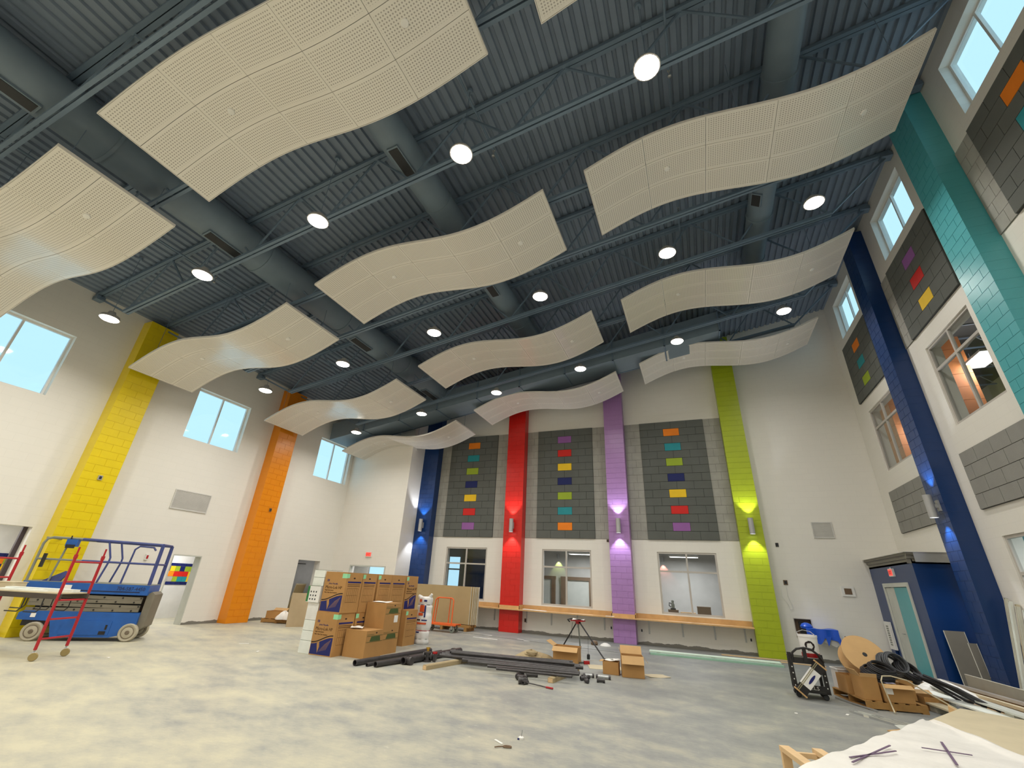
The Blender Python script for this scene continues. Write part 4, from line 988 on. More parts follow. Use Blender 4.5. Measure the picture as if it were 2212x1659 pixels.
# tall narrow stack of white foam bundles left of the cartons
z = 0
for i, (h, m) in enumerate(((.26,M_foam),(.20,M_foam),(.22,M_foam),(.37,M_white),(.02,M_white),(.36,M_white),(.19,M_foam))):
    if h < .05: z += 0; continue
    label = ['white foam bundle at the foot of the white stack','white foam bundle second from the floor in the white stack','white foam bundle third from the floor in the white stack','plain white carton in the middle of the white stack','','white carton with green edge and printed front in the white stack','white foam bundle on top of the printed carton'][i]
    out = .05 if i == 5 else 0
    r = thing('white_bundle', label, 'bundle', (-8.93-out,9.12-out,z), 0, 'white bundles stacked left of the cartons')
    bx(0,.34+out,0,.62,0,h-.008).build('bundle', m, r); bx(.004,.336,.004,.6,h-.008,h).build('gap_line', M_inkgreen, r)
    if i == 5:
        bx(-.002,.06,-.003,0,.01,h-.012).build('green_edge', plain('label_green', srgb(40,120,60), .5), r)
        for q in range(9): bx(.10+.08*(q%3),.13+.08*(q%3),-.003,0,.05+.08*(q//3),.085+.08*(q//3)).build('print_mark', M_dark, r)
    else:
        for q in range(7): bx(.03+q*.043,.034+q*.043,-.002,0,.02,h-.03).build('print_mark', M_grill, r)
    z += h
r = thing('white_bundle', 'white foam bundle at the top of the white stack', 'bundle', (-8.93,9.12,z), 0, 'white bundles stacked left of the cartons'); bx(0,.34,0,.62,0,.16).build('bundle', M_foam, r); bx(.004,.336,.004,.6,.16,.166).build('gap_line', M_inkgreen, r)
# upright wrapped sack
bg_ = thing('tied_sack', 'upright white plastic sack tied with dark bands, orange and blue print', 'sack', (-7.72,12.48,0))
prof = [(.02,0),(.19,.0),(.215,.05),(.20,.13),(.212,.18),(.215,.30),(.19,.335),(.225,.42),(.235,.58),(.228,.72),(.205,.80),(.215,.88),(.22,.95),(.198,1.0),(.21,1.06),(.215,1.14),(.20,1.19),(.12,1.21),(.02,1.21)]
def sack(u, v):
    k = v*(len(prof)-1); i = min(int(k), len(prof)-2); f = k-i; r_ = prof[i][0]*(1-f)+prof[i+1][0]*f; z_ = prof[i][1]*(1-f)+prof[i+1][1]*f; a = u*2*PI
    r_ *= 1+.03*math.sin(a*7+z_*9)+.02*math.sin(a*3-z_*13); return (r_*math.cos(a)*1.05, r_*math.sin(a)*.85, z_)
MB().grid(sack, 36, 51).build('sack_body', plain('sack_white', (.78,.77,.75,1), .4), bg_, True)
for zz, m in ((.335,M_red),(.80,M_inkdark),(1.0,M_inkdark),(.13,M_railgrey)): MB().torus((0,0,zz), .205, .008, 'z', 30, 6, .82).build('tie_band', m, bg_)
MB().tube([(.10,0,1.16),(.17,-.02,1.22),(.21,-.03,1.29)], .05, 10, True, [.06,.05,.03]).build('sack_ear', M_white, bg_, True); MB().tube([(-.10,-.05,1.14),(-.17,-.08,1.2),(-.2,-.1,1.24)], .06, 10, True, [.08,.06,.03]).build('sack_ear', M_white, bg_, True)
def decal(a0, a1, z0, z1, m, R_=.236):
    mb = MB(); mb.grid(lambda u,v: (lambda a: (R_*1.07*math.cos(a), R_*.88*math.sin(a), z0+(z1-z0)*v))(a0+(a1-a0)*u), 8, 1); return mb.build('print_patch', m, bg_)
OR = plain('print_orange', srgb(214,84,36), .5)
for a in ((-1.75,-1.15,.82,.99,OR,.225),(-1.12,-.95,.68,.99,M_inkblue,.236),(-1.85,-1.25,.72,.79,OR,.236),(-1.9,-.75,.50,.545,OR,.243),(-1.35,-.7,.59,.62,M_inkblue,.243),(-1.95,-1.5,.59,.625,M_inkdark,.243),(-2.0,-1.5,.28,.315,M_inkblue,.226),(-2.3,-2.05,.01,.18,M_inkblue,.222),(-1.3,-.9,1.08,1.13,M_inkblue,.22),(-1.95,-1.6,1.07,1.14,OR,.22)): decal(*a)

# ------------------------------------------------------------------ orange drywall cart and sheets behind it
oc = thing('drywall_cart', 'orange tubular drywall cart on swivel casters', 'cart', (-8.87,15.68,0), .02)
fr_ = MB().bar((-.62,-.19,.25),(.62,-.19,.25),.06,.05).bar((-.62,.19,.25),(.62,.19,.25),.06,.05).build('deck_rail', M_orange, oc)
bx(-.62,.62,-.19,.19,.262,.278).build('deck', M_orange, oc)
MB().tube([(-.37,-.12,.27),(-.36,-.05,1.0),(-.30,-.04,1.07),(-.24,-.04,1.09),(.28,-.04,1.09),(.35,-.04,1.06),(.38,-.05,1.0),(.40,-.12,.27)], .022, 10).build('hoop', M_orange, oc, True)
MB().tube([(-.44,.16,.27),(-.26,-.03,1.08)], .016, 8).build('brace', M_orange, oc, True); MB().tube([(.12,.16,.27),(.24,-.03,1.08)], .016, 8).build('brace', M_orange, oc, True)
for x in (-.5,.48):
    for y in (-.15,.17):
        c = MB().lathe([(0,-.022),(.09,-.022),(.105,-.01),(.105,.01),(.09,.022),(0,.022)], 20, (x-.03,y,.105), 'y').build('caster', M_railgrey, oc, True)
        MB().lathe([(0,-.026),(.04,-.026),(.04,.026),(0,.026)], 12, (x-.03,y,.105), 'y').build('hub', M_dark, c); bx(x-.05,x,y-.04,y+.04,.20,.235).box(x-.05,x-.01,y-.035,y-.028,.10,.2).box(x-.05,x-.01,y+.028,y+.035,.10,.2).build('fork', M_galv, oc)
def stand_sheet(label, x0, x1, y, z0, z1, lean, edge):
    r = thing('drywall_sheet', label, 'drywall sheet', ((x0+x1)/2,y,z0), 0, 'drywall sheets standing behind the orange cart'); r.rotation_euler = (lean,0,0)
    w = (x1-x0)/2; bx(-w,w,0,.013,0,z1-z0).build('face_paper', M_drywall, r); bx(-w,w,.013,.016,0,z1-z0).build('back_paper', edge, r)
    bx(w-.012,w+.001,-.0006,.0165,0,z1-z0).build('tapered_edge', edge, r)
sx_ = [(-10.75,-8.22,16.44),(-10.70,-8.14,16.48),(-10.6,-8.09,16.52),(-10.62,-8.05,16.56),(-10.6,-8.0,16.60),(-10.55,-7.98,16.64)]
for i, (a,b,y) in enumerate(sx_):
    stand_sheet('brown-faced drywall sheet standing behind the orange cart, %s from the front' % ORD[i], a, b, y, .22, 1.49, -.03, M_gyp)
bl = thing('support_skid', 'low wooden skid under the standing drywall sheets', 'skid', (-9.3,16.55,0))
for x in (-1.2,0,1.0): bx(x-.05,x+.05,-.22,.45,0,.12).build('runner', M_pallet, bl)
for y in (-.2,.02,.24): bx(-1.3,1.15,y,y+.15,.12,.20).build('plank', M_pallet, bl)
# ------------------------------------------------------------------ pallet and bits beside the orange column
def pallet(label, loc, rz, L, Wp, h=.13, group='wooden pallets'):
    r = thing('wooden_pallet', label, 'pallet', loc, rz, group); n = 6
    for y in (0,Wp/2-.02,Wp-.04): bx(0,L,y,y+.04,.018,h-.018).build('stringer', M_pallet, r)
    me = bx(0,.10,0,Wp,0,.018).mesh('slat', M_pallet)
    for k in range(n): link('slat', me, r, (k*(L-.10)/(n-1),0,h-.018))
    for k in (0,2,n-1): link('slat', me, r, (k*(L-.10)/(n-1),0,0))
    return r
pallet('wooden pallet with carton scraps right of the orange column', (-14.72,12.98,0), .35, 1.35, .62)
def carton(label, loc, rz, w, d, h, mat=None, flaps=(), open_=True, extra=None, name='open_carton', tilt=None):
    r = thing(name, label, 'box', loc, rz)
    m = mat or M_card; t = .006
    if open_:
        bx(0,w,0,t,0,h).build('side', m, r); bx(0,w,d-t,d,0,h).build('side', m, r); bx(0,t,t,d-t,0,h).build('side', m, r); bx(w-t,w,t,d-t,0,h).build('side', m, r); bx(0,w,0,d,0,.006).build('bottom', m, r)
    else: bx(0,w,0,d,0,h).build('carton', m, r)
    for side, ang, ln in flaps:
        a = math.radians(ang)
        f = bx(0,w if side in 'fb' else d,-t/2,t/2,0,ln).build('flap', M_card2 if m is M_card else m, r)
        if side == 'f': f.location = (0,t/2,h); f.rotation_euler = (a,0,0)
        if side == 'b': f.location = (0,d-t/2,h); f.rotation_euler = (-a,0,0)
        if side == 'l': f.location = (t/2,0,h); f.rotation_euler = (-0,-a,0); f.rotation_mode = 'XYZ'; f.matrix_local = Matrix.Translation((t/2,0,h)) @ Matrix.Rotation(-a,4,'Y') @ Matrix.Rotation(PI/2,4,'Z')
        if side == 'r': f.matrix_local = Matrix.Translation((w-t/2,0,h)) @ Matrix.Rotation(a,4,'Y') @ Matrix.Rotation(PI/2,4,'Z')
    return r
carton('brown carton on the pallet beside the orange column', (-14.62,13.05,.13), .3, .52, .42, .24, None, (('b',60,.15),))
carton('upright brown carton at the back of the pallet by the left wall', (-13.85,13.42,.13), .25, .30, .28, .42, plain('cardboard_red', srgb(170,122,88), .8), (), False)
def crumple(name, label, cat, c, R_, h, mat, seed=1, n=14):
    rr = random.Random(seed); ph = [rr.uniform(0,6.28) for _ in range(6)]
    def f(u, v):
        a = u*2*PI; e = v; rad = R_*(1-e**1.5)*(1+.22*math.sin(3*a+ph[0])+.13*math.sin(5*a+ph[1])+.1*math.sin(8*a+ph[2]))
        return (rad*math.cos(a), rad*math.sin(a)*.75, h*(1-(1-e)**1.4)*(1+.10*math.sin(4*a+ph[3]*e)))
    mb = MB(); mb.grid(f, n*2, 7); mb.f.append(tuple(range(n*2+1))[::-1]); o = mb.build(name, mat, None); o.location = c; return tag(o, label, cat)
crumple('crumpled_paper', 'crumpled white paper heap on the pallet beside the orange column', 'paper', (-14.0,13.30,.13), .30, .26, M_paper, 3)
r = thing('paper_faced_board', 'tall curled brown paper-faced board standing by the white stack', 'board', (-13.13,12.63,0), .95)
MB().grid(lambda u,v: (u*.95, .05*math.sin(u*3)+.14*v+.03*math.sin(u*6+v*3), v*1.02), 14, 10).build('board_face', plain('kraft_face', srgb(176,156,124), .8), r, True); MB().grid(lambda u,v: (u*.95, .015+.05*math.sin(u*3)+.14*v+.03*math.sin(u*6+v*3), v*1.02), 14, 10).build('board_back', plain('kraft_back', srgb(150,132,102), .8), r, True)
bx(-.0,.95,-.01,.04,0,.01).build('bottom_edge', M_drywall, r)
tag(MB().obox((-13.05,13.35,.5),(.16,.02,1.0),(.1,0,.9)).build('leaning_strip', M_foam), 'pale strip leaning behind the curled brown board', 'strip')

# ------------------------------------------------------------------ black iron pipes on the floor
def pipe_thing(label, p0, p1, ro, grp='black iron pipes on the floor', n=12, collar=False):
    p0, p1 = Vector(p0), Vector(p1); r = thing('iron_pipe', label, 'pipe', tuple(p0), 0, grp)
    d = p1-p0; MB().pipe((0,0,0), d, ro, ro*.82, n).build('pipe_wall', M_pipe, r, True)
    u = d.normalized(); MB().pipe(-u*.004, u*.012, ro*1.03, ro*.83, n).build('cut_end', M_galv if collar else M_pipe, r, True)
    return r
big = [((-6.85,8.62,.056),(-6.62,11.20,.056),.055,'thick black pipe at the left of the pile, nearest the cartons'),
       ((-6.62,8.72,.035),(-6.42,11.4,.035),.033,'thin black pipe second from the left in the pile'),
       ((-6.44,8.76,.056),(-6.10,10.9,.056),.055,'thick black pipe third from the left in the pile'),
       ((-6.56,9.3,.028),(-6.30,11.55,.028),.026,'slim black pipe tucked between the thick left pipes')]
for a, b, ro, l in big: pipe_thing(l, a, b, ro)
# header pipe with tees
th_ = thing('tee_header', 'black pipe header with flared tee branches', 'pipe', (-6.18,9.36,.075), 0)
MB().pipe((0,0,0),(.22,2.2,0), .07, .058, 16).build('header_pipe', M_pipe, th_, True)
for t in (.10,.95,1.8):
    c = Vector((.022*t*4.4,t,0)); MB().lathe([(.07,0),(.07,.05),(.085,.07),(.085,.13),(.07,.14),(.055,.14)], 14, (0,0,0), 'x').build('tee_branch', M_pipe, th_, True).location = (c.x+.02,c.y,0)
    MB().lathe([(.082,-.04),(.082,.04)], 16, (c.x,c.y+.12,0), 'y').build('coupling', M_pipe, th_, True)
# timber bunks
def timber(label, p0, p1, w, h):
    p0, p1 = Vector(p0), Vector(p1); r = thing('timber_bunk', label, 'timber', tuple(p0), math.atan2(p1.y-p0.y,p1.x-p0.x), 'timber bunks under the pipes'); L = (p1-p0).length
    MB().prism([(-w/2,0),(w/2,0),(w/2,h*.8),(w*.36,h),(-w*.36,h),(-w/2,h*.8)], 0, L, lambda a,b,e: (e,a,b)).build('timber', M_rope, r); MB().box(-.002,0,-w*.42,w*.42,h*.08,h*.86).build('end_grain', M_wood, r)
timber('round-edged timber bunk under the left end of the long pipes', (-5.52,9.18,0), (-5.20,11.0,0), .10, .09)
timber('timber bunk under the right end of the long pipes', (-2.96,9.62,0), (-2.82,11.15,0), .11, .09)
rr = random.Random(5)
longs = [(-5.82,10.56,-2.72,11.02,.040),(-5.80,10.44,-2.62,10.90,.036),(-5.78,10.33,-2.80,10.72,.042),(-5.76,10.20,-2.70,10.58,.038),(-5.1,10.05,-2.62,10.43,.034),(-4.9,9.93,-2.55,10.30,.03),(-5.35,10.72,-2.95,11.12,.034),(-4.35,9.74,-2.52,10.14,.026),(-4.75,10.86,-3.2,11.02,.028),(-4.1,9.62,-2.58,9.82,.024)]
for i, (x0,y0,x1,y1,ro) in enumerate(longs):
    pipe_thing('long black pipe lying on the timber bunks, %s from the back' % ORD[[1,2,3,4,6,7,0,8,5,9][i]], (x0,y0,.092+ro), (x1,y1,.092+ro), ro, n=10)
for i, (x0,y0,x1,y1,zz,ro) in enumerate([(-5.6,10.38,-2.9,10.82,.205,.034),(-5.5,10.26,-2.75,10.66,.203,.032),(-4.8,10.48,-2.86,10.95,.203,.03)]):
    pipe_thing('black pipe in the upper layer of the long pile, %s from the front' % ORD[2-i if i < 2 else 2], (x0,y0,zz), (x1,y1,zz), ro, n=10) if i < 2 else pipe_thing('short black pipe on top at the back of the pile', (x0,y0,zz), (x1,y1,zz), ro, n=10)
# valve, fittings, wrench
vv = thing('gate_valve', 'black flanged valve with brass and red caps beside the pipe ends', 'valve', (-6.0,10.05,0), .4)
MB().lathe([(.0,0),(.09,.0),(.09,.025),(.05,.04),(.055,.12),(.08,.16),(.08,.19),(.03,.21)], 16).build('valve_body', M_pipe, vv, True); MB().lathe([(.03,.21),(.03,.25),(.045,.25),(.045,.28),(0,.285)], 12).build('brass_cap', plain('brass', srgb(200,160,70), .3, .8), vv, True)
MB().lathe([(.075,-.10),(.075,-.075),(.045,-.06),(.045,.06),(.075,.075),(.075,.10)], 16, (0,0,.11), 'x').build('flange', M_pipe, vv, True); MB().lathe([(.03,.0),(.055,.0),(.055,.035),(0,.04)], 12, (.16,.02,.16)).build('red_cap', M_red, vv, True); bx(.13,.19,-.02,.06,0,.16).build('side_body', M_pipe, vv)
def elbow(label, loc, rz, ro=.045, R_=.09):
    r = thing('pipe_elbow', label, 'fitting', loc, rz, 'loose pipe fittings'); MB().tube([(R_*(1-math.cos(a)), R_*math.sin(a),0) for a in [k*PI/2/6 for k in range(7)]], ro, 12).build('bend', M_pipe, r, True)
    MB().lathe([(ro,-.04),(ro*1.25,-.04),(ro*1.25,.0),(ro,.0)], 12, (0,0,0), 'y').build('collar', M_pipe, r, True); MB().lathe([(ro,0),(ro*1.25,0),(ro*1.25,.04),(ro,.04)], 12, (R_,R_,0), 'x').build('collar', M_pipe, r, True)
elbow('black elbow fitting left in the loose heap before the pipes', (-3.62,9.62,.057), .6); elbow('black elbow fitting in the middle of the loose heap', (-3.44,9.45,.057), 2.2); elbow('black elbow fitting nearest the wrench', (-3.36,9.28,.057), 3.6, .05); elbow('small black elbow by the right pipe ends', (-2.35,10.05,.04), 1.2, .03, .06); elbow('small black elbow behind the right pipe ends', (-2.42,10.45,.04), 2.6, .03, .06)
for i, (x,y,a,l) in enumerate(((-2.55,10.62,.35,.22),(-2.30,10.68,.1,.30),(-2.52,10.24,.6,.12),(-2.2,10.28,.2,.16),(-3.55,9.86,.5,.24))):
    r = thing('pipe_coupling', ['grey ribbed coupling by the right pipe ends','long grey nipple right of the pipe ends','short black coupling standing between pipe ends','loose black nipple at the far right of the pile','black stub lying across the loose heap'][i], 'fitting', (x,y,.04), a, 'loose pipe fittings')
    MB().pipe((0,0,0),(l,0,0), .032, .024, 12).build('sleeve', M_pipe if i > 1 else M_galv, r, True)
    for q in (0,l-.04): MB().pipe((q,0,0),(q+.04,0,0), .039, .026, 12).build('collar', M_pipe, r, True)
wr = thing('ratchet_wrench', 'pipe threading wrench with a red grip on the floor', 'tool', (-3.30,9.16,.035), -.08)
MB().pipe((-.03,-.05,0),(.0,.09,0), .035, .02, 12).build('die_head', M_pipe, wr, True); MB().tube([(.02,.02,.0),(.42,-.02,-.015)], .011, 8).build('shaft', M_pipe, wr, True); MB().tube([(.42,-.02,-.015),(.56,-.03,-.017)], .016, 8).build('grip', M_red, wr, True)
# ------------------------------------------------------------------ cartons and tripod behind the pipes
carton('open brown carton with a drooping front flap behind the pipes', (-3.66,12.10,0), .06, .62, .42, .34, None, (('f',125,.16),('l',60,.2),('b',100,.16)))
crumple('burlap_heap', 'tan burlap heap with rope left of the open carton', 'cloth', (-4.30,12.35,0), .44, .17, M_rope, 8)
rp = MB().torus((-4.30,12.2,.10), .16, .022, 'z', 20, 6, .7).torus((-4.22,12.14,.15), .13, .022, 'z', 20, 6, .7).build('tan_rope_coil', M_rope, None, True); tag(rp, 'coil of tan rope on the burlap heap', 'rope')
t = thing('red_tool', 'small red and black hand tool on the floor right of the open carton', 'tool', (-2.85,12.35,0), .5); bx(-.10,.04,-.03,.03,0,.07).build('body', M_red, t); MB().tube([(-.1,0,.03),(-.3,.02,.02)], .014, 6).build('handle', M_dark, t)
t = thing('plumb_weight', 'small dark weight hanging on a line under the tripod', 'weight', (-2.98,13.0,.02)); MB().lathe([(0,0),(.035,.0),(.04,.02),(.04,.10),(.02,.12),(0,.12)], 12).build('weight', M_dark, t); MB().tube([(0,0,.12),(0,0,.52)], .003, 5).build('line', M_dark, t)
carton('tall open brown carton with folded flaps, right of the pipe pile', (-1.84,11.20,0), .22, .46, .36, .40, None, (('f',150,.17),('b',35,.18),('r',140,.14),('l',20,.12)))
carton('small brown carton with papers beside the tall open carton', (-2.28,11.32,0), .05, .34, .28, .24, None, (('l',95,.08),))
sheet('paper_sheet', 'white paper sticking out of the small carton', 'paper', (-2.15,11.45,.245), .22, .2, .3, M_paper, .012)
sheet('paper_sheet', 'second white paper sheet at the back of the small carton', 'paper', (-2.03,11.52,.262), .18, .18, -.3, M_paper, .012)
sheet('card_sheet', 'flat beige cardboard sheet behind the small carton', 'cardboard', (-2.35,12.15,0), .85, .55, .3, M_beige, .004)
sheet('card_sheet', 'flat beige cardboard sheet right of the tall open carton', 'cardboard', (-1.20,11.85,0), .5, .35, .6, M_beige, .006)
tp = thing('pipe_tripod', 'three-legged pipe vise stand with a red head', 'tripod', (-3.60,14.45,0))
hd = (0,0,.80)
for q, m in (((-.62,.45,0),M_black),((.95,-1.02,0),M_black),((-.10,.62,0),M_railgrey)): 
    d_ = Vector(q)-Vector(hd); l_ = MB().tube([Vector(hd)+d_*.04, q], .019, 8).build('leg', m, tp, True); MB().lathe([(.0,0),(.03,0),(.025,.03),(0,.035)], 8, q).build('foot', M_black, l_)
MB().prism([(-.20,-.10),(.17,-.13),(.20,.10),(-.12,.14)], .77, .80, lambda a,b,e:(a,b,e)).build('head_plate', M_red, tp); MB().lathe([(.06,.70),(.08,.73),(.08,.77)], 12).build('vise_body', M_red, tp, True)
MB().tube([(-.24,-.05,.74),(-.30,-.08,.80),(-.16,-.12,.83)], .02, 8).build('vise_jaw', M_dark, tp, True); MB().tube([(-.20,.1,.72),(-.24,.12,.3)], .006, 6).build('chain', M_dark, tp, True)
sheet('white_cloth', 'white cloth lying on the tripod head', 'cloth', (-3.58,14.44,.80), .34, .24, .1, M_paper, .02)
t = thing('dark_bag', 'small dark bag and clear plastic on the floor behind the tripod', 'bag', (-3.55,16.4,0)); MB().lathe([(0,0),(.10,0),(.12,.05),(.09,.11),(.02,.13)], 12).build('bag', M_brown, t, True); MB().lathe([(0,0),(.18,0),(.15,.04),(.06,.08),(0,.085)], 9, (.35,.05,0)).build('clear_plastic', M_white, t, True)
# mint boards in front of the green column
mb_ = thing('mint_board', 'lower long mint green board on the floor before the green column', 'board', (-1.70,15.45,0), .05); bx(0,3.45,0,.12,0,.05).build('board', plain('mint_dark', srgb(150,188,166), .6), mb_); bx(0,3.45,.12,.125,0,.05).build('edge', M_dark, mb_)
mb_ = thing('mint_board', 'upper long pale mint board on the floor before the green column', 'board', (-1.74,15.60,0), .05); bx(0,3.45,0,.30,.055,.085).build('board', M_mint, mb_)
for q in (.2,1.7,3.2): bx(q,q+.1,.02,.28,0,.055).build('spacer', M_pallet, mb_)
tag(MB().obox((2.35,16.75,.012),(1.1,.09,.02),(0,0,-.05)).build('wood_strip', M_wood), 'thin pale wood strip on the floor right of the green column', 'strip')
tag(MB().obox((1.2,17.2,.012),(1.9,.11,.02),(0,0,.04)).build('wood_strip', M_wood), 'pale wood strip along the foot of the green column', 'strip')
tag(MB().obox((-5.6,15.6,.008),(7.4,.07,.012),(0,0,-.145)).build('grey_stud_track', M_galv), 'long flat grey track on the floor in front of the red column', 'strip')
for i, (x,y,l,a) in enumerate(((-7.2,15.95,.32,.1),(-6.9,15.1,.9,-.06),(-5.9,15.75,.25,-.2),(-5.6,15.55,.2,.3))):
    tag(MB().obox((x,y,.006),(l,.07,.008),(0,0,a)).build('white_scrap', M_paper), ['white scrap on the floor left of the red column foot','long pale scrap on the floor before the red column','small white scrap right of the red column foot','second small white scrap right of the red column foot'][i], 'scrap', 'white scraps on the floor')
# ------------------------------------------------------------------ sink under blue plastic
sk = thing('wall_sink', 'wall-hung sink under torn blue plastic on the far wall', 'sink', (3.12,YF,0))
MB().prism([(-.30,.86),(.34,.86),(.38,.52),(.30,.45),(-.1,.60),(-.28,.66)], -.46, -.01, lambda a,b,e: (a,e,b)).build('basin', M_roomgrey, sk)
def drape(u, v):
    x = -.40+.82*u; prof_ = .02+.46*min(1, v*2); y = -.02-prof_ if v < .5 else -.50-.015*math.sin(u*14)
    z = .90+.02*math.sin(u*9) if v < .5 else .90-(v-.5)*2*(.16+.14*u+.20*max(0,math.sin(u*PI*2.6-1.2)))
    return (x, y, z)
MB().grid(drape, 26, 12).build('blue_plastic', M_tarp, sk, True)
MB().grid(lambda u,v: (.42+.02*v, -.02-.48*u, .90-v*(.22+.24*u)), 8, 6).build('blue_plastic', M_tarp, sk, True)
MB().lathe([(0,-.02),(.15,.0),(.17,.06),(.12,.13),(.04,.16),(0,.16)], 14, (-.34,-.28,.88)).build('plastic_bunch', M_tarp, sk, True)
MB().prism([(.36,.70),(.43,.72),(.50,.38),(.42,.52)], -.505, -.495, lambda a,b,e: (a,e,b)).build('plastic_tail', M_tarp, sk); MB().prism([(.06,.72),(.22,.72),(.10,.46)], -.512, -.502, lambda a,b,e: (a,e,b)).build('plastic_tail', M_tarp, sk)
# ------------------------------------------------------------------ black cart with pail
kc = thing('tool_cart', 'black steel tool cart with bolted posts and an arched handle', 'cart', (1.66,11.40,0), -.03)
for x in (-.29,.23):
    p_ = MB().prism([(x,.10),(x+.075,.10),(x+.06,.74),(x-.01,.74)], 0, .045, lambda a,b,e: (a,e,b)).build('post', M_black, kc)
    for q in range(5): MB().lathe([(.011,-.006),(.011,0)], 8, (x+.035,0,.20+q*.10), 'y').build('bolt', M_white, p_)
for x in (-.27,.22): bx(x,x+.05,.46,.50,.10,.62).build('post', M_black, kc)
bx(-.27,.28,-.01,.035,.57,.665).build('cross_beam', M_black, kc); pl_ = bx(-.27,.28,-.004,.03,.135,.225).build('name_plate', M_black, kc)
text('QELS', .085, M_paper, pl_, (-.10,-.008,.155), (PI/2,0,0), sx=1.2)
bx(-.27,.28,.0,.50,.10,.13).build('base_deck', M_black, kc); bx(-.27,.28,.035,.50,.635,.66).build('top_shelf', M_black, kc)
MB().tube([(-.22,-.01,.62),(-.21,-.03,.74),(-.13,-.04,.81),(0,-.04,.84),(.12,-.04,.82),(.22,-.03,.74),(.29,-.01,.62)], .02, 8).build('arched_handle', M_black, kc, True); bx(-.035,.03,-.05,-.015,.6,.83).build('handle_strap', M_black, kc)
for x in (-.22,.22):
    for y in (.06,.42): 
        w_ = MB().lathe([(0,-.02),(.04,-.02),(.05,-.01),(.05,.01),(.04,.02),(0,.02)], 14, (x,y,.05), 'y').build('caster', M_dark, kc, True)
lb = thing('long_carton', 'long white and black carton wedged diagonally in the black cart', 'box', (1.66,11.30,.345)); 
def D(a,b): c_, s_ = math.cos(.86), math.sin(.86); return (a*c_-b*s_, a*s_+b*c_)
for a0, a1, m, nm in ((-.30,-.17,M_black,'dark_end'),(-.17,.17,M_white,'carton'),(.17,.30,M_black,'dark_end')): MB().prism([D(a0,-.09),D(a1,-.09),D(a1,.09),D(a0,.09)], -.05, .05, lambda a,b,e: (a,e,b)).build(nm, m, lb)
for s_ in (-1,1): MB().prism([D(s_*.30,-.11),D(s_*.325,-.11),D(s_*.325,.11),D(s_*.30,.11)], -.055, .055, lambda a,b,e: (a,e,b)).build('end_cap', M_card2, lb)
for q in (.045,.07): MB().prism([D(-.3,q),D(.3,q),D(.3,q+.012),D(-.3,q+.012)], -.053, -.05, lambda a,b,e: (a,e,b)).build('print_stripe', M_olive, lb)
MB().prism([(lambda p: D(p[0],p[1]))((.10*math.cos(t*PI/8),-.02+.022*math.sin(t*PI/8))) for t in range(16)], -.053, -.05, lambda a,b,e: (a,e,b)).build('oval_logo', M_inkblue, lb)
pl = thing('paint_pail', 'white plastic pail with a black swirl logo and red base band', 'pail', (1.80,11.62,.66))
MB().lathe([(0,0),(.145,0),(.15,.02),(.165,.36),(.172,.36),(.172,.395),(.16,.395),(.158,.36),(.14,.03),(0,.03)], 28).build('pail_body', plain('pail_white', (.82,.81,.79,1), .35), pl, True)
MB().lathe([(.149,.015),(.1515,.015),(.156,.085),(.154,.085)], 28).build('red_band', M_red, pl, True); MB().tube([(-.165,0,.37),(-.16,.06,.43),(-.05,.10,.47),(.08,.1,.45),(.165,0,.37)], .006, 6).build('wire_handle', M_galv, pl, True)
def swirl(a0, a1, r0, r1, m):
    mb = MB(); n = 10
    def P_(a, r_):
        x_ = r_*math.cos(a); z_ = .21+r_*math.sin(a); an = -PI/2+x_/.163+(-.08); R_ = .1635+.0000*z_
        R2 = .15+.015*(z_-.02)/.34+.0025; return (R2*math.cos(an), R2*math.sin(an), z_)
    vs = []; 
    for k in range(n+1):
        a = a0+(a1-a0)*k/n; w_ = math.sin(PI*k/n)*.012+.004; rm = r0+(r1-r0)*k/n; vs += [P_(a,rm-w_),P_(a,rm+w_)]
    mb.add(vs, [(2*k,2*k+1,2*k+3,2*k+2) for k in range(n)]); mb.build('swirl_logo', m, pl)
for k in range(5): swirl(k*2*PI/5, k*2*PI/5+1.9, .055, .085, M_inkdark)
# ------------------------------------------------------------------ pallet with cartons, reel and hoses
pallet('wooden pallet under the cartons and cable reel', (2.42,11.10,0), .22, .95, 1.2)
ca, sa_ = math.cos(.22), math.sin(.22)
def PL(a, b, z=.13): return (2.42+a*ca-b*sa_, 11.10+a*sa_+b*ca, z)
carton('tall open carton at the left front of the right pallet', PL(.02,.05), .22, .27, .34, .35, None, (('f',20,.06),('l',35,.12)))
r = carton('carton with white label at the front of the right pallet', PL(.33,.02), .20, .46, .36, .27, None, (('f',120,.10),('b',70,.12)), True)
bx(.03,.15,-.004,0,.12,.23).build('label', M_paper, r)
sheet('paper_label', 'white packing slip on the labelled carton', 'paper', PL(.50,.10,.405), .16, .10, .3, plain('slip_violet', srgb(196,196,226), .6), .003)
carton('small brown carton behind the tall open carton on the right pallet', PL(-.02,.50), .25, .24, .36, .30, None, ())
r = carton('plain closed carton at the right of the pallet', PL(.76,.40), .2, .28, .34, .30, None, (), False)
carton('low open carton off the right side of the pallet', (3.46,11.75,0), .3, .40, .34, .20, None, (('b',60,.1),))
tbn = thing('clear_bin', 'clear plastic bin with red and black labels on the pallet', 'bin', PL(.05,.93), .2); tbn_m = plain('clear_bin_plastic', srgb(206,200,196), .25)
MB().box(0,.32,0,.006,0,.34).box(0,.32,.30,.306,0,.34).box(0,.006,.006,.30,0,.34).box(.314,.32,.006,.30,0,.34).box(0,.32,0,.306,0,.006).build('bin_wall', tbn_m, tbn); MB().box(-.012,.332,-.012,.006,.33,.35).box(-.012,.332,.30,.318,.33,.35).box(-.012,.004,0,.3,.33,.35).box(.316,.332,0,.3,.33,.35).build('rim', M_white, tbn)
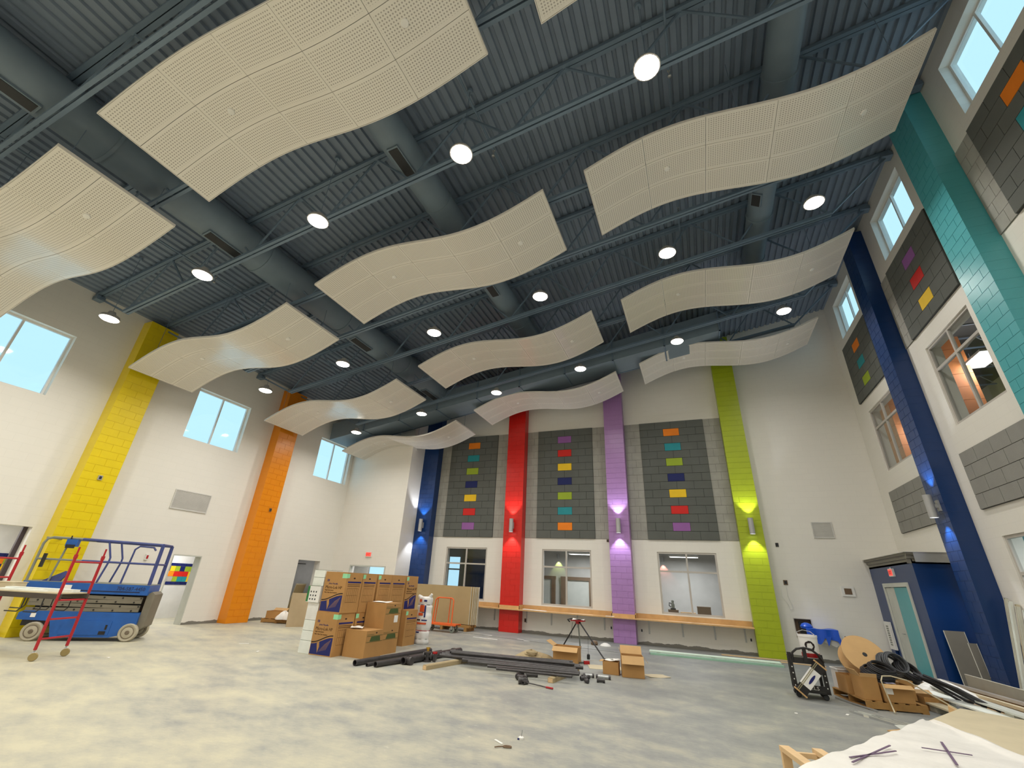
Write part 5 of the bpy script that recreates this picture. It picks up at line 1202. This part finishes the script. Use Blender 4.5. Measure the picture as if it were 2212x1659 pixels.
bx(.03,.09,-.004,0,.05,.26).build('label', M_red, tbn); bx(.14,.19,-.004,0,.08,.26).build('label', M_dark, tbn); bx(.24,.30,-.004,0,.08,.28).build('label', M_red, tbn)
carton('carton supporting the cable reel on the pallet', PL(.30,.45), .22, .55, .62, .30, None, (), False)
rl = thing('cable_reel', 'cardboard cable reel lying tilted on the cartons', 'reel', PL(.50,.80,.70), .3); rl.rotation_euler = (.92,.12,.15)
for z_ in (-.13,.11): MB().lathe([(.03,z_),(.38,z_),(.38,z_+.02),(.03,z_+.02)], 32).build('flange', M_card2, rl, True)
MB().lathe([(.12,-.11),(.12,.11)], 20).build('drum', M_card, rl, True); MB().lathe([(.0,.128),(.04,.128),(.04,.136),(0,.136)], 12).build('hub', M_dark, rl, True)
for i, (dx,dy,z_,R_,q) in enumerate(((.45,.32,.46,.25,.35),(.52,.28,.53,.21,.45),(.86,.62,.58,.24,1.05),(.92,.58,.62,.21,1.15),(1.12,.62,.50,.22,.8))):
    p_ = PL(dx,dy,z_+.05); h_ = thing('hose_coil', ['flat black hose coil in front of the reel','smaller black hose coil in front of the reel','upright grey hose coil right of the reel','inner grey hose coil right of the reel','loose grey hose coil at the far right of the reel'][i], 'hose', p_, .3, 'black hose coils'); h_.rotation_euler = (q,.1*i,.3)
    for k in range(6): MB().torus((.008*(k%3),.006*(k%2),(k-2)*.022), R_-.014*(k%3), .016, 'z', 26, 6, .85).build('hose_turn', M_rubber if i < 2 or i == 4 else plain('grey_hose', srgb(74,76,80), .5), h_, True)
for i in range(7):
    y_ = 12.0-i*.05; p0 = Vector((3.35+.03*i,12.05-.06*i,.55-.02*(i%3))); p1 = Vector((3.98+.045*i,11.78-.10*i,.20+.03*(i%2)))
    t = thing('conduit_length', 'black flexible conduit sloping from the reel to the floor, %s from the back' % ORD[i], 'conduit', tuple(p0), 0, 'black conduits right of the reel'); MB().tube([(0,0,0),(p1-p0)*.5+Vector((0,0,.04)),p1-p0], .022, 8).build('conduit', M_rubber, t, True); MB().tube([(p1-p0)*.97,(p1-p0)*1.02], .026, 8).build('end', M_dark, t, True)
tag(MB().tube([PL(.30,-.22,.02),PL(.36,-.06,.10),PL(.31,-.03,.45),PL(.36,.0,.52),PL(.5,.0,.53),PL(.75,.02,.48),PL(1.05,.0,.30),PL(1.35,-.12,.12)], .011, 8).build('white_cable', M_beige, None, True), 'cream cable looping over the front cartons of the pallet', 'cable')
tag(MB().tube([PL(.45,.95,.80),PL(.42,.98,.95),PL(.36,1.0,1.05)], .012, 6).build('stray_hose_end', M_brown, None, True), 'brown stray hose end sticking up behind the reel', 'hose')
# ------------------------------------------------------------------ lumber and boards along the right wall
for i in range(7):
    x1 = 4.62+.10*i; x0 = 4.05+.105*i; zz = [.05,.12,.05,.16,.09,.20,.05][i]; hh = [.05,.06,.09,.05,.09,.05,.14][i]
    a, b = Vector((x1+.18,9.4+.15*i,0)), Vector((x0,14.3,0)); d_ = b-a
    r = thing('lumber_plank', 'long plank in the lumber pile by the right wall, %s from the room side' % ORD[i], 'plank', (a.x,a.y,0), math.atan2(d_.y,d_.x), 'planks along the right wall')
    bx(0,d_.length,-.045,.045,zz,zz+hh).build('plank', (M_wood,M_brown,M_ply,M_beige,M_wood,M_alu,M_ply)[i], r)
    for q in (.3,d_.length-.5): bx(q,q+.09,-.04,.04,0,zz).build('block_under', M_pallet, r)
r = thing('grey_long_board', 'long grey board standing on edge behind the lumber pile', 'board', (5.28,9.6,0), math.atan2(4.3,-.36)); bx(0,4.3,-.01,.01,0,.42).build('board', plain('grey_board', srgb(148,144,132), .7), r); bx(0,4.3,-.012,.012,.42,.428).build('edge', M_gyp, r)
for i, (x,y,l,w_,zz,a) in enumerate(((3.98,11.3,2.6,.26,.18,1.72),(4.15,11.6,2.8,.22,.25,1.68),(3.72,11.0,2.0,.24,.10,1.75))):
    r = thing('pale_panel', ['pale white board sloping beside the pallet','pale grey board at the top of the white heap','pale lower board nearest the pallet'][i], 'board', (x,y,0), a); bx(-l/2,l/2,-w_/2,w_/2,zz,zz+.025).build('board', (M_foam,M_primer,M_beige)[i], r)
    for q in (-l*.35,l*.3): bx(q,q+.2,-w_*.3,w_*.3,0,zz).build('block_under', M_gyp, r)
crumple('plastic_heap', 'white plastic sheeting heap beside the lumber pile', 'plastic sheet', (4.15,12.9,.0), .55, .36, M_poly, 12)
crumple('plastic_heap', 'white cloth bundle at the far end of the lumber pile', 'cloth', (3.95,14.6,0), .38, .30, M_paper, 21)
crumple('plastic_heap', 'small white bag on the lumber near the teal door', 'bag', (4.45,15.2,0), .26, .22, M_white, 22)
r = thing('cardboard_sheet', 'brown cardboard panel propped up beside the pallet', 'cardboard', (2.92,9.30,0), -.75); MB().prism([(0,0),(.62,0),(.62,.18),(.02,.44)], 0, .008, lambda a,b,e: (a,e+b*.25,b)).build('panel', M_card2, r); MB().prism([(0.02,.43),(.62,.17),(.62,.185),(.02,.445)], -.002, .010, lambda a,b,e: (a,e+b*.25,b)).build('cut_edge', M_wood, r)
sheet('clear_sheet', 'crumpled clear plastic in front of the propped cardboard', 'plastic sheet', (2.78,9.55,.0), .5, .7, .4, M_primer, .05)
for i in range(9):
    x, y = 2.35+.075*i, 10.25-.07*i+.12*(i%2); l = .95-.05*(i%4)
    r = thing('stud_offcut', 'thin metal stud offcut on the floor before the pallet, %s from the left' % ORD[i], 'offcut', (x,y,0), -.95+.06*(i%3), 'metal offcuts on the floor'); w_ = .045
    MB().box(-l/2,l/2,-w_,w_,0,.004).box(-l/2,l/2,-w_,-w_+.003,.004,.03).box(-l/2,l/2,w_-.003,w_,.004,.03).build('channel', (M_galv,M_primer,M_gyp)[i%3], r)
tag(MB().obox((2.55,9.42,.012),(.55,.32,.012),(0,.0,-.85)).build('cardboard_scrap', M_card2), 'flat cardboard scrap beside the metal offcuts', 'cardboard')
tag(MB().obox((2.30,11.35,.02),(.95,.02,.02),(0,0,-1.1)).build('thin_rod', M_galv), 'thin grey rod on the floor left of the pallet', 'rod')
# boards leaning on the vestibule front
for i, (x,w_,h,y) in enumerate(((5.02,.36,1.22,14.34),(5.36,.14,1.0,14.30))):
    r = thing('leaning_board', ['wide grey board leaning on the navy vestibule','narrow grey strip leaning beside the wide board'][i], 'board', (x,y-.02,0)); r.rotation_euler = (-.16,0,0)
    bx(0,w_,0,.02,0,h).build('board', plain('dark_grey_board', srgb(112,108,98), .7), r); bx(w_,w_+.008,-.002,.022,0,h).build('edge', M_gyp, r); bx(-.008,0,-.002,.022,0,h).build('edge', M_gyp, r)
for i in range(6):
    y = 12.95-.13*i; r = thing('trim_length', 'tall white trim length leaning on the right wall, %s from the blue column' % ORD[i], 'trim piece', (5.30-.02*(i%2),y,0), 0, 'trim lengths leaning on the right wall'); r.rotation_euler = (0,.17+.01*(i%3),0)
    h = 1.95-.05*i; MB().box(0,.05,-.03,-.022,0,h).box(0,.05,.022,.03,0,h).box(.042,.05,-.022,.022,0,h).build('channel', (M_gyp,M_foam,M_beige)[i%3], r); bx(.0,.05,-.03,.03,h,h+.004).build('cap', M_dark if i == 0 else M_gyp, r)
# ------------------------------------------------------------------ wrapped sheet stack near the camera
SX, SY, SA = 2.95, 8.80, math.atan2(-.85,-.53)
st = thing('wrapped_sheet_stack', 'stack of board sheets under white plastic with crossed marks, right foreground', 'sheet stack', (SX,SY,0), SA)   # local x towards the camera along the left edge, local y to the right
for k in range(8): bx(.01*(k%3),4.6,.005*(k%2),1.25,.10+k*.049,.10+k*.049+.045).build('board', (M_gyp,M_drywall)[k%2], st)
for q in (.3,2.2,4.1): bx(q,q+.1,.02,1.22,0,.10).build('runner', M_pallet, st)
ZS = .492
MB().box(.0,4.6,.0,1.25,ZS,ZS+.006).build('top_board', M_beige, st)
def wrap(u, v):
    # plastic covers the left/near part; its right border runs diagonally
    x = 1.42+u*3.16; w_ = min(1.24, .03+max(0,x-1.42)*.98+.02*math.sin(u*19)); y = -.015+v*w_
    return (x, y, ZS+.024+.008*math.sin(u*17+v*5)*math.sin(v*6+1)+.006*math.sin(u*41+v*13)+(.04*math.exp(-((v-.96)/.05)**2)) if w_ > .1 else ZS+.012)
MB().grid(wrap, 40, 14).build('plastic_wrap', M_poly, st, True)
MB().grid(lambda u,v: (1.42+u*3.16, -.018-.008*math.sin(u*22)*v, ZS+.010-v*.46), 30, 5).build('plastic_wrap', M_poly, st, True)
for a0, a1, wd in (((3.98,.13),(3.36,.265),.014),((4.10,.19),(3.21,.18),.014),((2.56,.39),(3.30,.65),.02),((2.99,.35),(2.81,.65),.013)):
    MB().bar((a0[0],a0[1],ZS+.042),(a1[0],a1[1],ZS+.042),wd,.006).build('cross_mark', M_violet, st)
wt = thing('wooden_trestle', 'pale softwood frame standing at the bottom edge of the picture', 'trestle', (.50,5.98,0), .28)
bx(0,.09,-.75,.02,.36,.40).build('top_rail', M_wood, wt); bx(.30,.39,-.75,.02,.36,.40).build('top_rail', M_wood, wt); bx(.09,.30,-.06,-.02,.33,.37).build('cross_rail', M_wood, wt); bx(.39,.62,-.06,-.02,.33,.37).build('cross_rail', M_wood, wt)
for x in (0.005,.305): bx(x,x+.08,-.02,.018,0,.36).build('leg', M_wood, wt); bx(x,x+.08,-.74,-.70,0,.36).build('leg', M_wood, wt)
# ------------------------------------------------------------------ small debris on the open floor
t = thing('dropped_wire_loop', 'small brown wire loop on the floor in the foreground', 'debris', (-2.30,5.83,.012), .3); MB().torus((0,0,0), .045, .008, 'z', 20, 6, .55).build('loop', M_brown, t, True); MB().tube([(-.045,0,0),(-.10,-.02,0),(-.14,-.05,0)], .006, 6).build('tail', M_brown, t, True)
tag(MB().obox((-2.46,5.95,.006),(.16,.025,.008),(0,0,-.6)).build('white_stick', M_paper), 'small white stick beside the wire loop on the floor', 'debris')
t = thing('wire_nut', 'small white and violet fitting on the floor in the foreground', 'debris', (-2.27,6.20,0), .2); MB().lathe([(0,0),(.035,0),(.035,.02),(.02,.03),(0,.03)], 10).build('cap', M_white, t); MB().tube([(0,0,.02),(.01,.01,.09)], .006, 6).build('pin', M_galv, t, True); bx(-.04,-.02,-.035,-.02,0,.015).build('violet_chip', M_inkblue, t)
for i, (x,y,l) in enumerate(((-10.9,6.3,.05),(-9.2,9.9,.5),(-10.8,9.2,.22),(1.95,10.35,.09),(1.15,9.9,.05),(-9.6,8.6,.10))):
    tag(MB().obox((x,y,.006),(l,.04 if l < .3 else .10,.008),(0,0,.4*i)).build('floor_scrap', M_paper), ['tiny white crumb on the floor behind the scaffold','long white paint streak scrap left of the cartons','white scrap on the floor right of the scissor lift','white scrap on the floor behind the black cart front','tiny white crumb left of the black cart','white chip on the floor between lift and cartons'][i], 'scrap', 'small scraps on the open floor')
